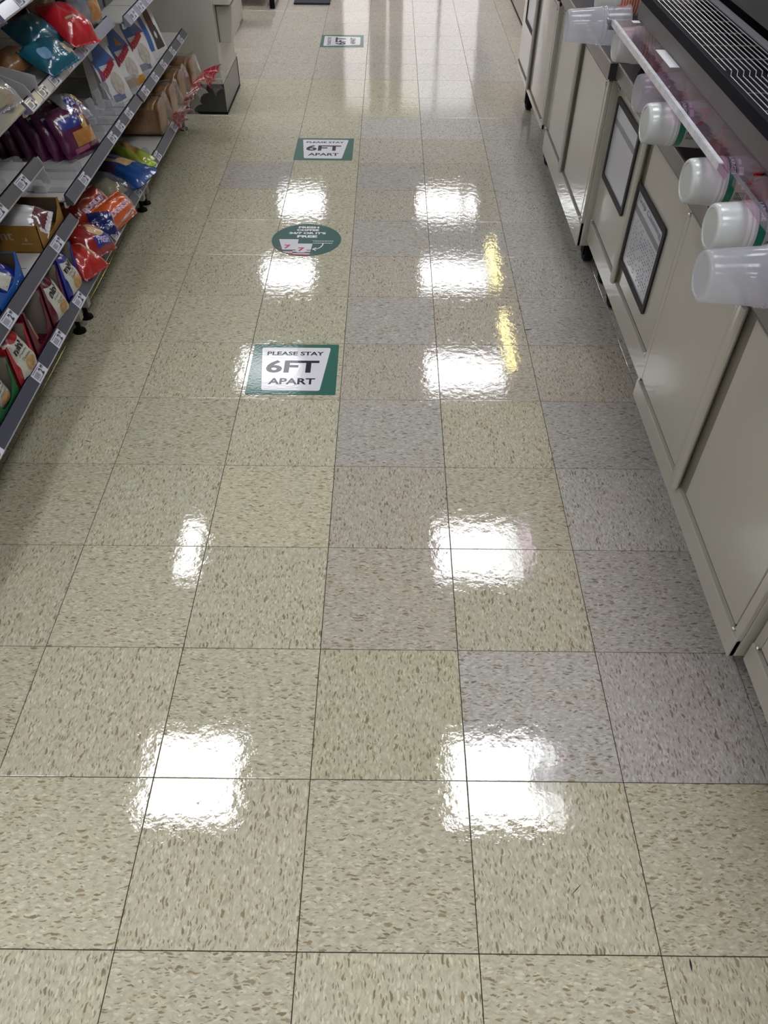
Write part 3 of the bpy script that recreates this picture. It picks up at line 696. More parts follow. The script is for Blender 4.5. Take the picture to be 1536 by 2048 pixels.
paddle(2.275, -.905, z22, 'white pusher paddle nearest of three before the donut bags')
paddle(2.37, -.905, z22, 'middle white pusher paddle before the donut bags')
paddle(2.455, -.90, z22, 'white pusher paddle touching the first donut bag')
paddle(1.70, -.90, z22, 'white pusher paddle at the near end of the purple bag shelf', .10)
paddle(1.645, -.955, z22, 'white pusher paddle deepest in the shadow near the purple bags', .11)
# folded white card standing at the section joint
o = obj('divider_card', MB().prism([(-.955,z32+.001),(-.855,z32+.001),(-.858,z32+.02),(-.875,z32+.045),(-.95,z32+.075),(-.965,z32+.07)], 'y', 1.680, 1.683).prism([(-.985,z32+.001),(-.86,z32+.001),(-.86,z32+.05),(-.985,z32+.08)], 'y', 1.740, 1.743), mat('card_grey', (.42,.41,.42), .5))
tag(o, 'grey white plastic end plates standing between sandwich and teal bags', 'divider')

# ------------------------------------------------------------------ packs
class Pillow:
    def __init__(s, c, a, b, W, H, D, seed, crimp=.10, wr=.0022, sq=2.6, flatback=.6):
        s.c = Vector(c); s.a = Vector(a).normalized(); b = Vector(b); s.b = (b-s.a*b.dot(s.a)).normalized(); s.n = s.a.cross(s.b)
        s.W, s.H, s.D, s.sq, s.wr, s.crimp, s.fb = W, H, D, sq, wr, crimp, flatback
        rd = random.Random(seed); s.w = [(rd.uniform(-1,1)*7, rd.uniform(-1,1)*7, rd.uniform(0,6.3), rd.uniform(.5,1)) for _ in range(5)]
        s.w += [(rd.uniform(-1,1)*17, rd.uniform(-1,1)*17, rd.uniform(0,6.3), rd.uniform(.25,.5)) for _ in range(4)]
        s.ph = rd.uniform(0, 6.3)
    def pt(s, u, v, side=1, lift=0):
        pu = max(0, 1-abs(u)**s.sq); pv = max(0, 1-(min(1, abs(v)/(1-s.crimp)))**s.sq)
        prof = (pu**.55)*(pv**.6)
        wz = sum(k*math.sin(fx*u+fy*v+ph) for fx, fy, ph, k in s.w)*s.wr*(.25+.75*prof)
        neck = 1-.10*abs(u)*(abs(v)**3)
        ex = abs(v) > 1-s.crimp
        pl = .0022*math.sin(u*26+s.ph) if ex else 0
        gather = .0025*math.sin(u*19+s.ph)*max(0, abs(v)-.45)*(1-ex)
        d = (s.D/2*prof+gather)*(1 if side > 0 else s.fb)+wz*(1 if side > 0 else -.5)
        return s.c+s.a*(u*s.W/2*neck*(1-.05*(1-pu)*(1-abs(v))))+s.b*(v*s.H/2)+s.n*(side*(d+.0006+lift)+pl)
    def mesh(s, nu=22, nv=26):
        mb = MB(); mb.grid(lambda u, v: s.pt(u, v, 1), nu, nv); mb.grid(lambda u, v: s.pt(u, v, -1), nu, nv, flip=True); return mb
    def patch(s, fu, nu=10, nv=10, lift=.0006, mb=None):
        """fu maps the unit square to (u,v)"""
        mb = mb or MB(); mb.grid(lambda p, q: s.pt(*fu(p, q), 1, lift), nu, nv, 0, 1, 0, 1); return mb
    def disc(s, u, v, ru, rv, lift=.0006, mb=None, n=20):
        mb = mb or MB(); k = 4
        P = [s.pt(u, v, 1, lift)]+[s.pt(u+ru*j/k*math.cos(2*math.pi*i/n), v+rv*j/k*math.sin(2*math.pi*i/n), 1, lift) for j in range(1, k+1) for i in range(n)]
        F = [(0, 1+i, 1+(i+1) % n) for i in range(n)]+[(1+(j-1)*n+i, 1+j*n+i, 1+j*n+(i+1) % n, 1+(j-1)*n+(i+1) % n) for j in range(1, k) for i in range(n)]
        return mb.add(P, F)
    def text(s, txt, u, v, hv, wu, rot=0, lift=.0010, bold=.03, mb=None):
        mb = mb or MB(); c, q = math.cos(rot), math.sin(rot); ar = s.W/s.H
        return put_text(mb, txt, lambda x, y: s.pt(u+(x*c-y*q), v+(x*q+y*c)*ar, 1, lift), hv/ar, wu, bold)
def rect(u0, u1, v0, v1): return lambda p, q: (u0+(u1-u0)*p, v0+(v1-v0)*q)
def bagmat(name, col, rough=.28, b=60, d=.0012): return mat(name, col, rough, coat=.9, coat_r=.07, bump=(b, d))
lblue = bagmat('bag_blue', (.008,.020,.22)); lmar = bagmat('bag_maroon', (.085,.004,.016)); lred = bagmat('bag_red', (.33,.006,.008))
cream_l = mat('label_cream', (.50,.49,.42), .35, coat=.6, bump=(60,.0006)); inkk = mat('pack_ink', (.018,.015,.015), .4)
donut = mat('donut_brown', (.38,.20,.07), .5, noise=(90,.8,(.55,.36,.16))); wht = mat('pack_white', (.60,.59,.60), .35, coat=.5)
def box_m(n, c): return mat('carton_'+n, c, .5, spec=.25, coat=.12, coat_r=.2)
inner = mat('carton_inside', (.25,.215,.175), .75); inner_d = mat('carton_inside_brown', (.085,.055,.035), .8)
def carton(y0, y1, xf, z0, h, out, name, label, xb=None, lip=.020, vf=.86, inn=None, group='display cartons of small cakes'):
    xb = xb or xf-.20; t = thing('display_carton', label, 'carton', ((xf+xb)/2, (y0+y1)/2, z0), group); inn = inn or inner; th = .0022
    W_ = y1-y0
    fp_ = [(y0,z0),(y1,z0),(y1,z0+h*vf),(y1-.010,z0+h*vf-.003),(y1-.018,z0+lip+.030),(y1-W_*.30,z0+lip+.004),(y1-W_*.42,z0+lip),(y0+W_*.36,z0+lip),(y0+W_*.24,z0+lip+.012),(y0+.018,z0+h*.72),(y0+.012,z0+h),(y0,z0+h)]
    o = MB().box(xb,xf,y0,y0+th,z0,z0+h).box(xb,xf,y1-th,y1,z0,z0+h*.98).box(xb,xb+th,y0,y1,z0,z0+h).box(xb,xf,y0,y1,z0,z0+th)
    obj('tray', o, out, t); obj('front_panel', MB().prism(fp_, 'x', xf-th, xf), out, t)
    obj('lining', MB().box(xb+th,xf-th,y0+th,y0+th+.0006,z0+th,z0+h-.002).box(xb+th,xf-th,y1-th-.0006,y1-th,z0+th,z0+h*.98-.002).box(xb+th,xb+th+.001,y0+th,y1-th,z0+th,z0+h-.002), inn, t)
    return t
def mini_bag(y, xf, z0, colm, label, W=.116, H=.146, D=.062, seed=1, sw=True):
    c = (xf-.034, y, z0+H*.5-.006)
    p = Pillow(c, (.10,1,0), (-.48,0,1), W, H, D, seed, crimp=.06)
    t = thing('cake_bag', label, 'bag', (xf-.045, y, z0), 'small cake bags in cartons')
    obj('pouch', p.mesh(), colm, t, smooth=True)
    def lf(q_, r_):     # cream label: straight left edge, wavy top
        u = -.62+1.40*q_; return (u, -.86+(1.42-.30*math.sin(q_*2.6)*(1 if sw else -1))*r_)
    obj('label', p.patch(lf, 14, 16), cream_l, t, smooth=True, fix=False)
    obj('food_picture', p.disc(.22,-.60,.44,.24,.0010), donut, t, smooth=True, fix=False)
    mb = p.text('mini', .02, .10, .26, .90, .10, .0014, .05); obj('lettering', mb, inkk, t, fix=False)
    mb = p.text('Crunchy', .10, -.14, .11, .80, .08, .0014, .0); p.text('Donuts', .16, -.30, .10, .62, .08, .0014, .0, mb=mb); obj('fine_lettering', mb, inkk, t, fix=False)
    obj('seal', p.disc(-.28,.60,.24,.16,.0012), mat('seal_maroon', (.14,.006,.02), .4, coat=.6), t, smooth=True, fix=False)
    return t
bx_b, bx_m, bx_r, bx_g = box_m('blue', (.010,.028,.30)), box_m('maroon', (.11,.006,.022)), box_m('red', (.36,.010,.018)), box_m('green', (.006,.11,.03))
bx_t = box_m('tan', (.30,.155,.030)); bx_sky = box_m('sky_blue', (.012,.10,.40))
xa = -.800
carton(.795,.935,xa,z11,.115,bx_g,'g','green display carton at the lower left edge of the frame')
carton(.945,1.075,xa,z11,.125,bx_r,'r','red display carton on the lowest shelf, beside the green one')
carton(1.085,1.218,xa,z11,.140,bx_m,'m','maroon display carton half empty, beside the red carton')
carton(1.228,1.360,xa,z11,.140,bx_m,'m','maroon display carton with a full bag, between blue and half empty cartons')
carton(1.372,1.500,xa,z11,.140,bx_b,'b','blue display carton farthest along the lowest near shelf')
mini_bag(.865,xa-.01,z11+.003,bagmat('bag_green',(.006,.10,.03)),'green and white cake bag at the lower left edge of the frame',seed=3,H=.11,sw=False)
mini_bag(1.010,xa+.004,z11+.003,lred,'red cake bag with cream label in the red carton',seed=4,H=.146)
mini_bag(1.140,xa-.03,z11+.003,lmar,'maroon cake bag sunk back in the half empty carton',seed=5,H=.140,W=.10)
mini_bag(1.294,xa+.006,z11+.003,lmar,'maroon cake bag with cream label standing in front of its carton',seed=6,H=.146)
mini_bag(1.436,xa+.006,z11+.003,lblue,'blue cake bag with cream label in the blue carton',seed=8,H=.146)
# second shelf: tan carton, sky blue carton, red corner
tc = carton(1.395,1.590,-.835,z21,.078,bx_t,'t','tan brown display carton with printed side, on the second near shelf',xb=-1.12,lip=.024,vf=1.0,inn=inner_d)
mb = MB(); put_text(mb, 'croissant', plane_fn((-.992,1.3946,z21+.050),(1,0,0),(0,0,1),.0002), .026, .165, .01)
fx = plane_fn((-.875,1.3946,z21+.034),(1,0,0),(0,0,1),.0002)
mb.poly([fx(-.004,0),fx(.004,0),fx(.003,.008),fx(0,.012),fx(-.003,.008)])
for k_ in range(7): mb.poly([fx(-.016+.0046*k_,-.009),fx(-.0128+.0046*k_,-.009),fx(-.0128+.0046*k_,-.005),fx(-.016+.0046*k_,-.005)])
obj('lettering', mb, mat('carton_print', (.42,.33,.22), .5), tc, fix=False)
def pack(name, label, cat, c, a, b, W, H, D, m, seed, group=None, **k):
    p = Pillow(c, a, b, W, H, D, seed, **k); t = thing(name, label, cat, c, group); obj('pouch', p.mesh(), m, t, smooth=True); return p, t
p, t = pack('pastry_bag','white and maroon pastry bag slumped in the tan carton','bag',(-.905,1.475,z21+.058),(.0,.75,.35),(-.85,.25,.35),.10,.15,.055,wht,11)
obj('corner_print', p.patch(rect(-.55,.9,-.9,-.35),10,8), mat('print_maroon',(.10,.01,.015),.35,coat=.8), t, smooth=True, fix=False)
obj('stripe', p.patch(rect(-.5,.9,-.38,-.30),10,2,.0012), wht, t, smooth=True, fix=False)
carton(1.055,1.232,-.835,z21,.085,bx_sky,'s','sky blue display carton on the second near shelf, in front of the tan one',lip=.03,vf=1.0,inn=inner_d)
p, t = pack('pastry_bag','blue and cream bag lying in the sky blue carton','bag',(-.885,1.165,z21+.048),(0,.9,.3),(-.8,0,.55),.10,.12,.05,lblue,12)
obj('label', p.patch(rect(-.75,.15,-.7,.6),10,10), cream_l, t, smooth=True, fix=False); obj('seal', p.disc(-.45,.6,.3,.18,.0012), MAT['seal_maroon'], t, smooth=True, fix=False)
carton(.87,1.045,-.835,z21,.07,bx_r,'r','red carton corner at the left frame edge on the second shelf')
# third and fourth near shelves
p, t = pack('sandwich_pack','clear wrapped sandwich roll with green and tan filling at left edge','pack',(-.925,1.555,z41+.044),(.30,.95,0),(-.85,.25,.45),.150,.13,.075,film('wrap_film',(.95,.93,.92),.16,.12,bump=(60,.001),haze=.22),13)
obj('roll', Pillow((-.925,1.555,z41+.043),(.30,.95,0),(-.85,.25,.45),.125,.10,.058,14).mesh(12,12), mat('roll_crust',(.42,.22,.08),.5,noise=(30,.8,(.30,.36,.10))), t, smooth=True)
# middle, lowest shelf: bags and packs of bread
zz = z12
def ban(p, t, lab_m, u0, u1, v0, v1, name='label', lift=.0007): return obj(name, p.patch(rect(u0,u1,v0,v1),12,10,lift), lab_m, t, smooth=True, fix=False)
def loop_film(c, a, b, W, H, D, seed, par, nm='film', m=None): return obj(nm, Pillow(c, a, b, W, H, D, seed, wr=.004).mesh(18,18), m or film('bag_film',(.97,.97,.97),.16,.07,bump=(45,.004)), par, smooth=True)
org = bagmat('bag_orange',(.56,.085,.012)); org2 = bagmat('bag_red_orange',(.36,.030,.010)); dred = bagmat('bag_deep_red',(.25,.010,.008)); navy_b = bagmat('bag_navy',(.006,.012,.10))
blbl = mat('label_blue',(.02,.035,.25),.35,coat=.6); palelet = mat('letter_pale',(.50,.45,.62),.4,coat=.4); bunm = mat('bun_tan',(.50,.32,.15),.45,coat=.5,noise=(40,.7,(.60,.45,.25)))
brm = mat('bread_brown',(.165,.070,.022),.5,coat=.4,coat_r=.15,noise=(14,.8,(.33,.18,.07)))
p, t = pack('donut_pack','bright orange donut pack lying along the lowest middle shelf','pack',(-.798,1.905,zz+.040),(.25,.97,0),(-.62,.16,.70),.215,.095,.080,org,21)
mb = p.text('DONUTS',.05,-.12,.36,1.10,.0,.0012,.05); obj('lettering', mb, palelet, t, fix=False); ban(p,t,mat('pack_cream',(.55,.42,.26),.4,coat=.6),.70,.93,-.7,.6,'window'); obj('emblem',p.disc(-.62,-.12,.13,.36,.001),palelet,t,smooth=True,fix=False)
p, t = pack('donut_pack','darker red orange donut pack behind the bright orange one','pack',(-.893,1.935,zz+.042),(.25,.97,0),(-.62,.16,.70),.225,.100,.080,org2,22)
mb = p.text('DONUTS',-.02,-.10,.34,1.10,.0,.0012,.05); obj('lettering', mb, palelet, t, fix=False); ban(p,t,mat('pack_yellow',(.55,.33,.06),.4,coat=.6),.25,.92,-.75,-.40,'window'); ban(p,t,MAT['pack_cream'],.72,.94,-.3,.5,'end_window')
p, t = pack('roll_bag','red bread roll bag with blue label and navy tail','bag',(-.815,1.680,zz+.050),(.30,.92,-.12),(-.80,.30,.52),.150,.125,.070,dred,23)
obj('roll', p.disc(.30,.18,.36,.5,.0006), bunm, t, smooth=True, fix=False); ban(p,t,blbl,-.30,.75,-.75,-.30); mb = p.text('FRESH',.22,-.52,.30,.80,-.1,.0014,.03); obj('lettering',mb,palelet,t,fix=False)
obj('tail', Pillow((-.798,1.785,zz+.060),(.75,.60,-.15),(-.45,.55,.65),.085,.080,.020,24,wr=.003).mesh(14,14), navy_b, t, smooth=True)
p, t = pack('roll_bag','clear red edged bag with tan roll, half under the second shelf','bag',(-.895,1.665,zz+.048),(.25,.95,0),(-.85,.22,.45),.150,.120,.065,dred,25)
obj('roll', p.disc(.15,-.12,.50,.50,.0006), bunm, t, smooth=True, fix=False)
p, t = pack('roll_bag','plain glossy red bag nearest on the middle stretch, by the blue carton','bag',(-.818,1.568,zz+.038),(.35,.90,0),(-.85,.30,.35),.125,.135,.072,bagmat('bag_bright_red',(.36,.012,.010)),26)
ban(p,t,bunm,.45,.92,-.35,.55,'roll_side')
p, t = pack('bun_bag','clear bag with brown bun beside the orange packs','bag',(-.880,2.110,zz+.042),(.15,.98,0),(-.93,.12,.22),.150,.185,.075,film('bun_film',(.62,.68,.68),.14,.08,bump=(50,.003),haze=.08),27)
obj('bun', Pillow((-.868,2.105,zz+.036),(.15,.98,0),(-.93,.12,.22),.105,.110,.055,28).mesh(14,14), bunm, t, smooth=True)
obj('label', Pillow((-.975,2.16,zz+.060),(.15,.98,0),(-.93,.12,.22),.10,.07,.03,29).mesh(10,10), blbl, t, smooth=True)
p, t = pack('bread_bag','blue bread bag with brown slices running deep into the shelf','bag',(-.866,2.262,zz+.042),(.77,-.50,.02),(.48,.80,.30),.330,.130,.078,bagmat('bag_sea_blue',(.010,.055,.21)),30)
ban(p,t,bunm,-.50,.45,-.10,.62,'window'); ban(p,t,blbl,-.42,.02,.12,.80,'label',.0014); mb = p.text('BREAD',-.20,.45,.30,.34,.2,.002,.0); obj('lettering',mb,palelet,t,fix=False)
ban(p,t,mat('label_plum',(.06,.012,.05),.4,coat=.6),-.35,.20,-.70,-.25,'side_label')
p, t = pack('bread_bag','yellow green bread bag behind the blue one','bag',(-.858,2.405,zz+.042),(.70,-.66,.02),(.60,.66,.30),.270,.085,.070,bagmat('bag_lime',(.26,.30,.035)),31)
ban(p,t,mat('crust_brown',(.30,.16,.06),.4,coat=.8,bump=(40,.002)),-.35,.55,-.05,.55,'window')
obj('tail', Pillow((-.763,2.315,zz+.040),(.70,-.66,0),(.60,.66,.3),.035,.05,.03,32).mesh(10,10), bagmat('bag_neon',(.42,.60,.03)), t, smooth=True)
# middle, second shelf: purple cake bags, a row going back
purp = bagmat('bag_purple',(.095,.010,.060)); yel = mat('label_gold',(.50,.33,.05),.3,coat=.8); caked = mat('cake_orange',(.40,.15,.03),.4,coat=.8,noise=(60,.6,(.5,.28,.08)))
for k_ in range(6):
    x_ = -.890-.046*k_; y_ = 1.990+.004*k_
    p, t = pack('cake_pouch','glossy purple cake pouch, %s of the row on the second middle shelf' % ['frontmost','second','third','fourth','fifth','rearmost'][k_],'bag',(x_,y_,z22+.066),(.42,.90,0),(-.42,.15,1),.165,.160,.060,purp,40+k_,'purple cake pouches in a row')
    ban(p,t,caked,-.35,.80,-.52,.02,'food_picture'); ban(p,t,blbl,-.70,.30,.18,.58,'label',.0012); ban(p,t,wht,-.72,-.10,.52,.66,'label_edge',.001); ban(p,t,yel,.18,.55,.02,.45,'gold_label',.0009); ban(p,t,mat('pack_pink',(.35,.10,.16),.4,coat=.5),-.6,.1,-.72,-.55,'price_panel')
p, t = pack('cake_pouch','silver topped cake pouch lying over the purple row','bag',(-.905,2.060,z22+.125),(.3,.95,-.25),(-.75,.2,.5),.120,.110,.035,mat('foil_pack',(.55,.56,.62),.2,metal=.6,bump=(40,.004)),47)
ban(p,t,blbl,-.6,.4,-.5,.2); ban(p,t,yel,.3,.8,-.3,.5,'gold_label')
# middle, upper shelf
teal = bagmat('bag_teal',(.006,.105,.165)); tan = mat('tan_pack',(.36,.27,.18),.5,coat=.5)
p, t = pack('bun_pack','teal bag lying in front beside the price tags','bag',(-.885,1.945,z32+.045),(.35,.93,.1),(-.85,.35,.45),.150,.125,.065,teal,50)
ban(p,t,tan,.5,.9,-.7,-.1,'window'); obj('emblem',p.disc(-.45,-.1,.25,.35,.001),mat('print_sky',(.18,.35,.55),.4,coat=.7),t,smooth=True,fix=False)
p, t = pack('bun_pack','teal bag behind, leaning on the front one','bag',(-.965,2.075,z32+.070),(.30,.93,.1),(-.80,.30,.55),.150,.130,.070,teal,51)
p, t = pack('bun_pack','brown bun pack in the shadow beside the teal bags','bag',(-.985,1.905,z32+.040),(.3,.95,0),(-.9,.3,.3),.150,.10,.06,brm,52)
p, t = pack('bun_pack','shiny red bag on the upper middle shelf','bag',(-.890,2.185,z32+.072),(.35,.92,-.1),(-.75,.30,.60),.150,.165,.075,bagmat('bag_scarlet',(.50,.008,.018)),53)
ban(p,t,tan,.55,.92,-.75,-.35,'window'); ban(p,t,tan,-.6,-.05,-.20,-.10,'trim',.001)
p, t = pack('bun_pack','tan paper bag tucked behind the red bag','bag',(-.975,2.255,z32+.090),(.3,.95,0),(-.6,.1,.8),.13,.13,.05,tan,54)
p, t = pack('bun_pack','tall striped blue and clear bag at the end of the upper shelf','bag',(-.915,2.420,z32+.085),(.25,.96,0),(-.30,.05,.95),.150,.190,.085,mat('striped_bag',(.30,.29,.30),.25,coat=.9,bump=(40,.003),noise=(22,1,(.09,.10,.20))),55)
ban(p,t,blbl,-.35,.15,.1,.75); ban(p,t,MAT['cake_orange'],-.3,.5,-.7,-.1,'window'); ban(p,t,yel,.45,.75,-.6,.3,'gold_label')
p, t = pack('bun_pack','dark maroon bag deep in the upper shelf','bag',(-1.06,2.25,z32+.08),(.2,.97,0),(-.4,.1,.9),.15,.16,.07,bagmat('bag_oxblood',(.10,.006,.01)),56)
for y, l in ((2.66,'nearer'),(2.80,'farther')):
    o = obj('dark_box', MB().box(-1.12,-.93,y-.06,y+.06,z33+.001,z33+.10), mat('dark_box',(.03,.032,.04),.4,coat=.4), bevel=.006); tag(o,'dark box deep on the upper far shelf, the %s of the two' % l,'box')

# far, second shelf: standing white donut bags with folded tops
paperw = mat('donut_bag_white',(.64,.62,.61),.4,coat=.35,coat_r=.2,bump=(30,.0015))
rink = mat('print_red_bag',(.40,.02,.035),.4); bink = mat('print_blue_bag',(.05,.12,.38),.35,coat=.5); oink = mat('print_orange_bag',(.50,.22,.03),.4)
powder = mat('donut_powder',(.50,.47,.42),.7,noise=(50,.7,(.30,.22,.14))); brown_p = mat('print_brown_bag',(.10,.03,.025),.4)
def donut_bag(x, y, z, kind, label, W=.125, Dp=.085, H=.215, lean=-.055):
    t = thing('donut_bag', label, 'bag', (x, y, z), 'standing white donut bags')
    YW = Matrix.Rotation(-.42, 3, 'Z')
    def ring_(s):
        d = Dp*(1-.92*s**1.3); w_ = W*(1-.10*s); cx_ = x+lean*s; zz_ = z+.001+H*s; g = .020*min(1, s*2.2)*(1-s*.6)   # side gusset
        return [YW @ (Vector(q)-Vector((x,y,0)))+Vector((x,y,0)) for q in ((cx_+d/2,y-w_/2,zz_),(cx_+d/2+.004,y,zz_),(cx_+d/2,y+w_/2,zz_),(cx_,y+w_/2-g,zz_),(cx_-d/2,y+w_/2,zz_),(cx_-d/2,y-w_/2,zz_),(cx_,y-w_/2+g,zz_))]
    obj('bag_body', MB().loft([ring_(s) for s in (0,.12,.3,.5,.7,.85,1.0)]), paperw, t)
    def F(u, v, lift=.0012):      # front face, u along Y, v up, both 0..1
        r = ring_(v); a, b, c = r[0], r[1], r[2]; q = a+(b-a)*(u*2) if u < .5 else b+(c-b)*(u*2-1); return q+Vector((lift,0,lift*.3))
    def Sd(u, v, lift=.0012):     # near side face, u from back to front
        r = ring_(v); a, b, c = r[5], r[6], r[0]; q = a+(b-a)*(u*2) if u < .5 else b+(c-b)*(u*2-1); return q+Vector((0,-lift,0))
    def patchF(name, m, fn, lift=.0012, g=F): return obj(name, MB().grid(lambda p_, q_: g(*fn(p_, q_), lift), 8, 10, 0, 1, 0, 1), m, t, fix=False)
    if kind == 'person':
        patchF('blue_stripe', bink, lambda a, b: (.16+.20*a+.05*math.sin(b*6), .12+.86*b)); patchF('figure', brown_p, lambda a, b: (.66+(a-.5)*(.22+.10*math.sin(b*3.1)), .15+.80*b))
        patchF('shirt', mat('print_charcoal',(.05,.045,.05),.4), lambda a, b: (.70+(a-.5)*.42*(1-.3*b), .12+.33*b), .0016); patchF('tie', wht, lambda a, b: (.68+(a-.5)*.12*math.sin(b*3.1), .26+.12*b), .002)
    else:
        patchF('blue_panel', bink, lambda a, b: (.42+(a-.42)*(.95 if kind != 'plain' else 1.1)*(1-.75*b), .56+.36*b))
        patchF('swirl', bink, lambda a, b: (.03+.12*a+.05*math.sin(b*4), .36+.30*b))
        mb = MB(); put_text(mb, 'Donettes', lambda a, b: F(.47+a, .50+b+a*.22, .002), .15, .78, .07); obj('lettering', mb, rink, t, fix=False)
        mb = MB(); n = 20; P = [F(.60,.27,.0018)]+[F(.60+.24*math.cos(6.283*i/n), .27+.165*math.sin(6.283*i/n), .0018) for i in range(n)]; mb.add(P, [(0,1+i,1+(i+1) % n) for i in range(n)])
        obj('window', mb, powder, t, fix=False)
        if kind == 'orange':
            patchF('orange_panel', oink, lambda a, b: (.10+.88*a, .015+.12*b)); patchF('orange_flash', oink, lambda a, b: (.35+.3*(a-.3)*(1-b)+.1, .62+.13*b), .0018)
            patchF('side_panel', oink, lambda a, b: (.15+.72*a, .10+.10*b), .0014, Sd)
            mb = MB(); put_text(mb, 'Donettes', lambda a, b: Sd(.5+a, .26+b, .003), .045, .72, .02); obj('side_lettering', mb, rink, t, fix=False)
        else: patchF('fact_panel', mat('print_navy_grey',(.16,.17,.28),.5), lambda a, b: (.18+.5*a, .04+.10*b))
    return t
donut_bag(-.905, 2.515, z23, 'white', 'white donut bag with red script nearest, behind the white paddles')
donut_bag(-.895, 2.700, z23, 'orange', 'white donut bag with orange panels, second in the row')
donut_bag(-.890, 2.890, z23, 'plain', 'white donut bag with blue ball print, third in the row', W=.13)
donut_bag(-.885, 3.085, z23, 'person', 'white bag with blue stripe and printed figure, last in the row', W=.135, H=.235)

# far, lowest shelf: sliced loaves in clear bags
film_l = film('loaf_film', (.99,.97,.95), .12, .05, bump=(38,.003))
redf = mat('bag_tail_red', (.42,.006,.028), .25, coat=.9, bump=(50,.002)); dredf = mat('bag_tail_wine', (.20,.006,.015), .25, coat=.9, bump=(50,.002)); wl = mat('tail_white_line', (.62,.52,.52), .4)
def loaf(y, label, W=.125, H=.125, L=.32, x1=-.800, z=None, tm=redf, tilt=0, tail=(.05,.04,-.05), seed=1):
    z = z13+.001 if z is None else z; t = thing('bread_loaf', label, 'bread', (x1-L/2, y, z), 'bagged sliced loaves')
    def sect(x_, k):
        P = []
        for i in range(28):
            a = 2*math.pi*i/28; c, s_ = math.cos(a), math.sin(a); ex = .45
            yy = W/2*math.copysign(abs(c)**ex, c); zz_ = H/2*math.copysign(abs(s_)**ex, s_)
            mush = 1.06 if s_ > .35 else .97
            P.append(Vector((x_, y+yy*mush*k, z+.002+H/2*k+zz_*k)))
        return P
    n = 18; rings = []
    for j in range(n+1):
        s = j/n; x_ = x1-L+L*s
        for dx, k in ((0, .985), (L/n*.35, 1.0), (L/n*.7, 1.0)):
            if j == n and dx > 0: break
            rings.append(sect(x_+dx, k*(1-.10*max(0, (s-.93)/.07))))
    obj('loaf', MB().loft(rings), brm, t, smooth=True)
    # clear bag: follows the loaf, gathers to a neck, flares into a tail
    neck = Vector((x1+.030, y+tail[1]*.5, z+H*.42)); R_ = random.Random(seed)
    rings = []
    for j in range(26):
        s = j/25
        if s < .72:
            x_ = x1-L-.006+(L+.010)*(s/.72); k = 1.05
            P = [q+Vector((0, R_.uniform(-.0025,.0025), R_.uniform(0,.004))) for q in sect(x_, k)]
        else:
            q_ = (s-.72)/.28; k = 1.05*(1-q_)**.9+.13; c = Vector((x1+.004, y, z+H/2)).lerp(neck, q_)
            P = [c+(p_-Vector((p_.x, y, z+H/2)))*k/1.05*(1+.06*math.sin(i*2.4)) for i, p_ in enumerate(sect(c.x, 1.05))]
        rings.append(P)
    obj('film', MB().loft(rings, cap=False), film_l, t, smooth=True)
    d = Vector(tail); e = neck+d; sd = Vector((.3, .75, .45)).normalized()
    def tl(u, v):     # pleated fan
        w_ = .020+.046*v; c = neck.lerp(e, v)
        return c+sd*(u*w_)+Vector((.007*math.sin(u*8+seed), 0, -.008*v*v+.005*math.cos(u*8+seed)))*(.3+v)
    mb = MB().grid(tl, 20, 8, -1, 1, 0, 1)
    tobj = obj('bag_tail', mb, tm, t, smooth=True, solid=.0012)
    mb = MB()
    for v in (.50, .80): mb.grid(lambda u, q: tl(u, v+.016*q)+Vector((.0012,-.0012,.0012)), 20, 1, -1, 1, 0, 1)
    obj('tail_stripes', mb, wl, tobj, smooth=True, fix=False)
    mb = MB().grid(lambda u, v: tl(u*.9, 1.0+.42*v)+Vector((.003,0,-.012*v)), 14, 6, -1, 1, 0, 1)
    obj('tail_end', mb, film('tail_film', (.93,.94,.95), .18, .08, bump=(60,.004), haze=.03), t, smooth=True, fix=False)
    return t
loaf(2.775, 'bagged sliced loaf nearest on the far lowest shelf', W=.135, tm=dredf, tail=(.035,.080,-.030), seed=2)
loaf(2.955, 'bagged sliced loaf in the middle with wrinkled film', W=.125, tm=dredf, tail=(.032,.085,.000), seed=3, x1=-.79)
loaf(3.150, 'bagged sliced loaf farthest, bright red tail', W=.135, tm=redf, tail=(.030,.090,-.005), seed=4, x1=-.79)
loaf(3.340, 'bagged sliced loaf behind, its red tail towards the cream end unit', W=.13, tm=redf, tail=(.060,.05,-.01), seed=5, x1=-.775)

# ------------------------------------------------------------------ cream end unit past the shelving
eu = thing('end_unit', 'cream shelving end unit with dark kick panel past the bread', 'shelving', (-1.0, 3.9, 0))
ecream = mat('end_cream', (.46,.44,.385), .45, coat=.25, coat_r=.2)
kickm = mat('kick_charcoal', (.040,.040,.036), .35, coat=.3)
obj('panel', MB().box(-1.5,-.712,3.674,4.145,.160,1.45), ecream, eu, bevel=.004)
obj('panel_lip', MB().box(-1.5,-.706,3.668,4.150,.143,.168), ecream, eu, bevel=.003)
obj('kick_panel', MB().box(-1.48,-.708,3.676,4.143,.012,.142), kickm, eu)
obj('kick_panel', MB().box(-.709,-.7055,3.676,4.143,.010,.142), mat('kick_grey', (.15,.145,.13), .3, metal=.3), eu)
obj('kick_trim', MB().box(-.7095,-.704,4.138,4.146,.0,.143).box(-1.48,-.704,3.674,4.146,0,.012), black, eu)
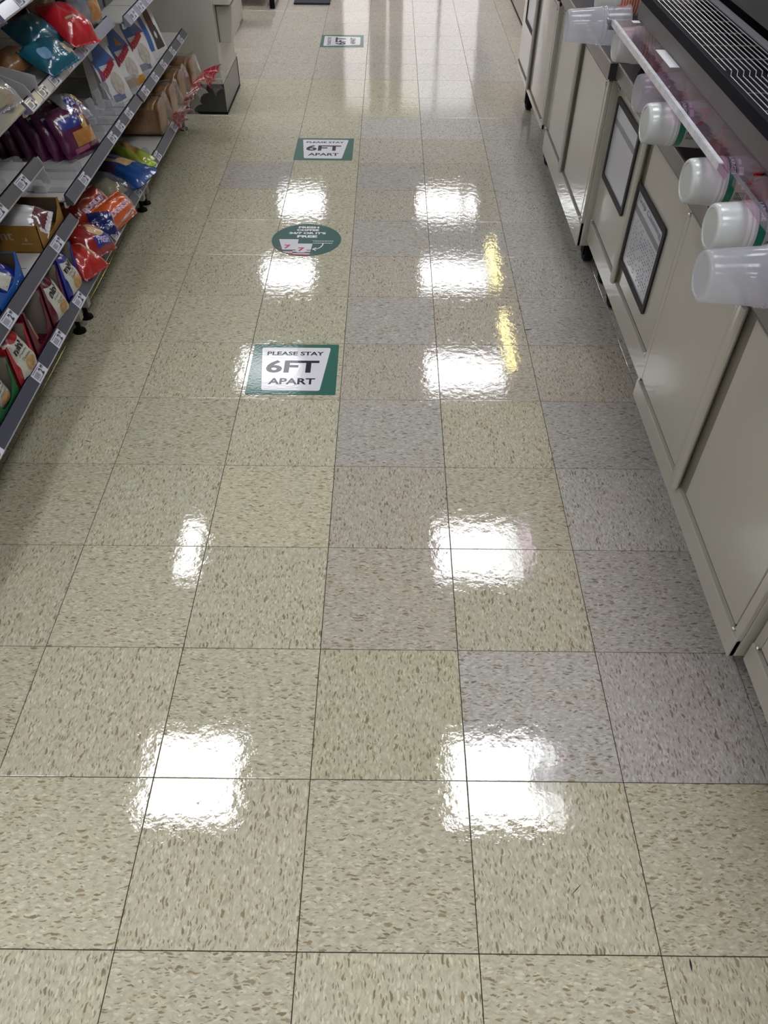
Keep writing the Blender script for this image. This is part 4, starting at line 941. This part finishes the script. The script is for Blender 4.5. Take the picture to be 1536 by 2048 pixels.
obj('side_tray', MB().prism([(-.712,.308),(-.655,.308),(-.632,.462),(-.712,.462)], 'y', 3.75, 4.06), ecream, eu, bevel=.003)
obj('tray_shadow_gap', MB().box(-.7125,-.7105,3.744,3.750,.308,.465), dark_joint, eu)
obj('tray_ledge', MB().box(-.718,-.632,3.70,4.08,.476,.53), mat('ledge_cream', (.54,.52,.46), .4), eu, bevel=.003)
fp = thing('far_partition', 'pale cream panel standing behind the end unit', 'shelving', (-1.1, 5.3, 0))
obj('panel', MB().box(-1.6,-.875,5.25,5.55,.02,1.4), mat('pale_cream', (.55,.50,.45), .5), fp); obj('base', MB().box(-1.6,-.877,5.26,5.54,0,.02), kickm, fp)
rk = thing('display_rack', 'dark display rack with grey metal foot at the top of the aisle', 'rack', (-1.0, 6.1, 0))
obj('foot', MB().box(-.722,-.690,5.86,6.6,.018,.055), mat('rack_grey', (.30,.29,.28), .35, metal=.5), rk, bevel=.004)
obj('foot_end', MB().box(-.724,-.688,5.845,5.862,.0,.056), black, rk, bevel=.004)
obj('lower_deck', MB().box(-1.7,-.73,5.92,6.9,.10,.14), kickm, rk); obj('rack_post', MB().box(-1.70,-1.66,6.0,6.04,0,1.4), kickm, rk)
o = obj('floor_mat', MB().box(-.565,-.300,5.975,6.6,.0005,.012), mat('mat_navy', (.014,.015,.026), .8), bevel=.003); tag(o, 'dark navy mat on the floor at the top of the frame', 'mat')

# unseen glowing panels on a dark backing, added to streak the floor with reflections
cl = thing('streak_glow', 'unseen glowing panels added along the far wall for the floor streaks', 'streak_glow', (.4, 10.4, 0))
obj('cabinet', MB().box(-.6,1.7,10.35,10.6,0,2.2), mat('streak_backing_dark', (.16,.15,.15), .4), cl)
lit = mat('streak_panel_lit', (.7,.7,.7), .5, emit=(1.0,.93,.93), es=1.25)
for a, b, z0_ in ((-.43,-.115,.12),(.10,.125,.12),(.30,.72,.12),(.76,1.22,.12)):
    obj('glow_panel', MB().box(a,b,10.335,10.35,z0_,2.05), lit, cl)
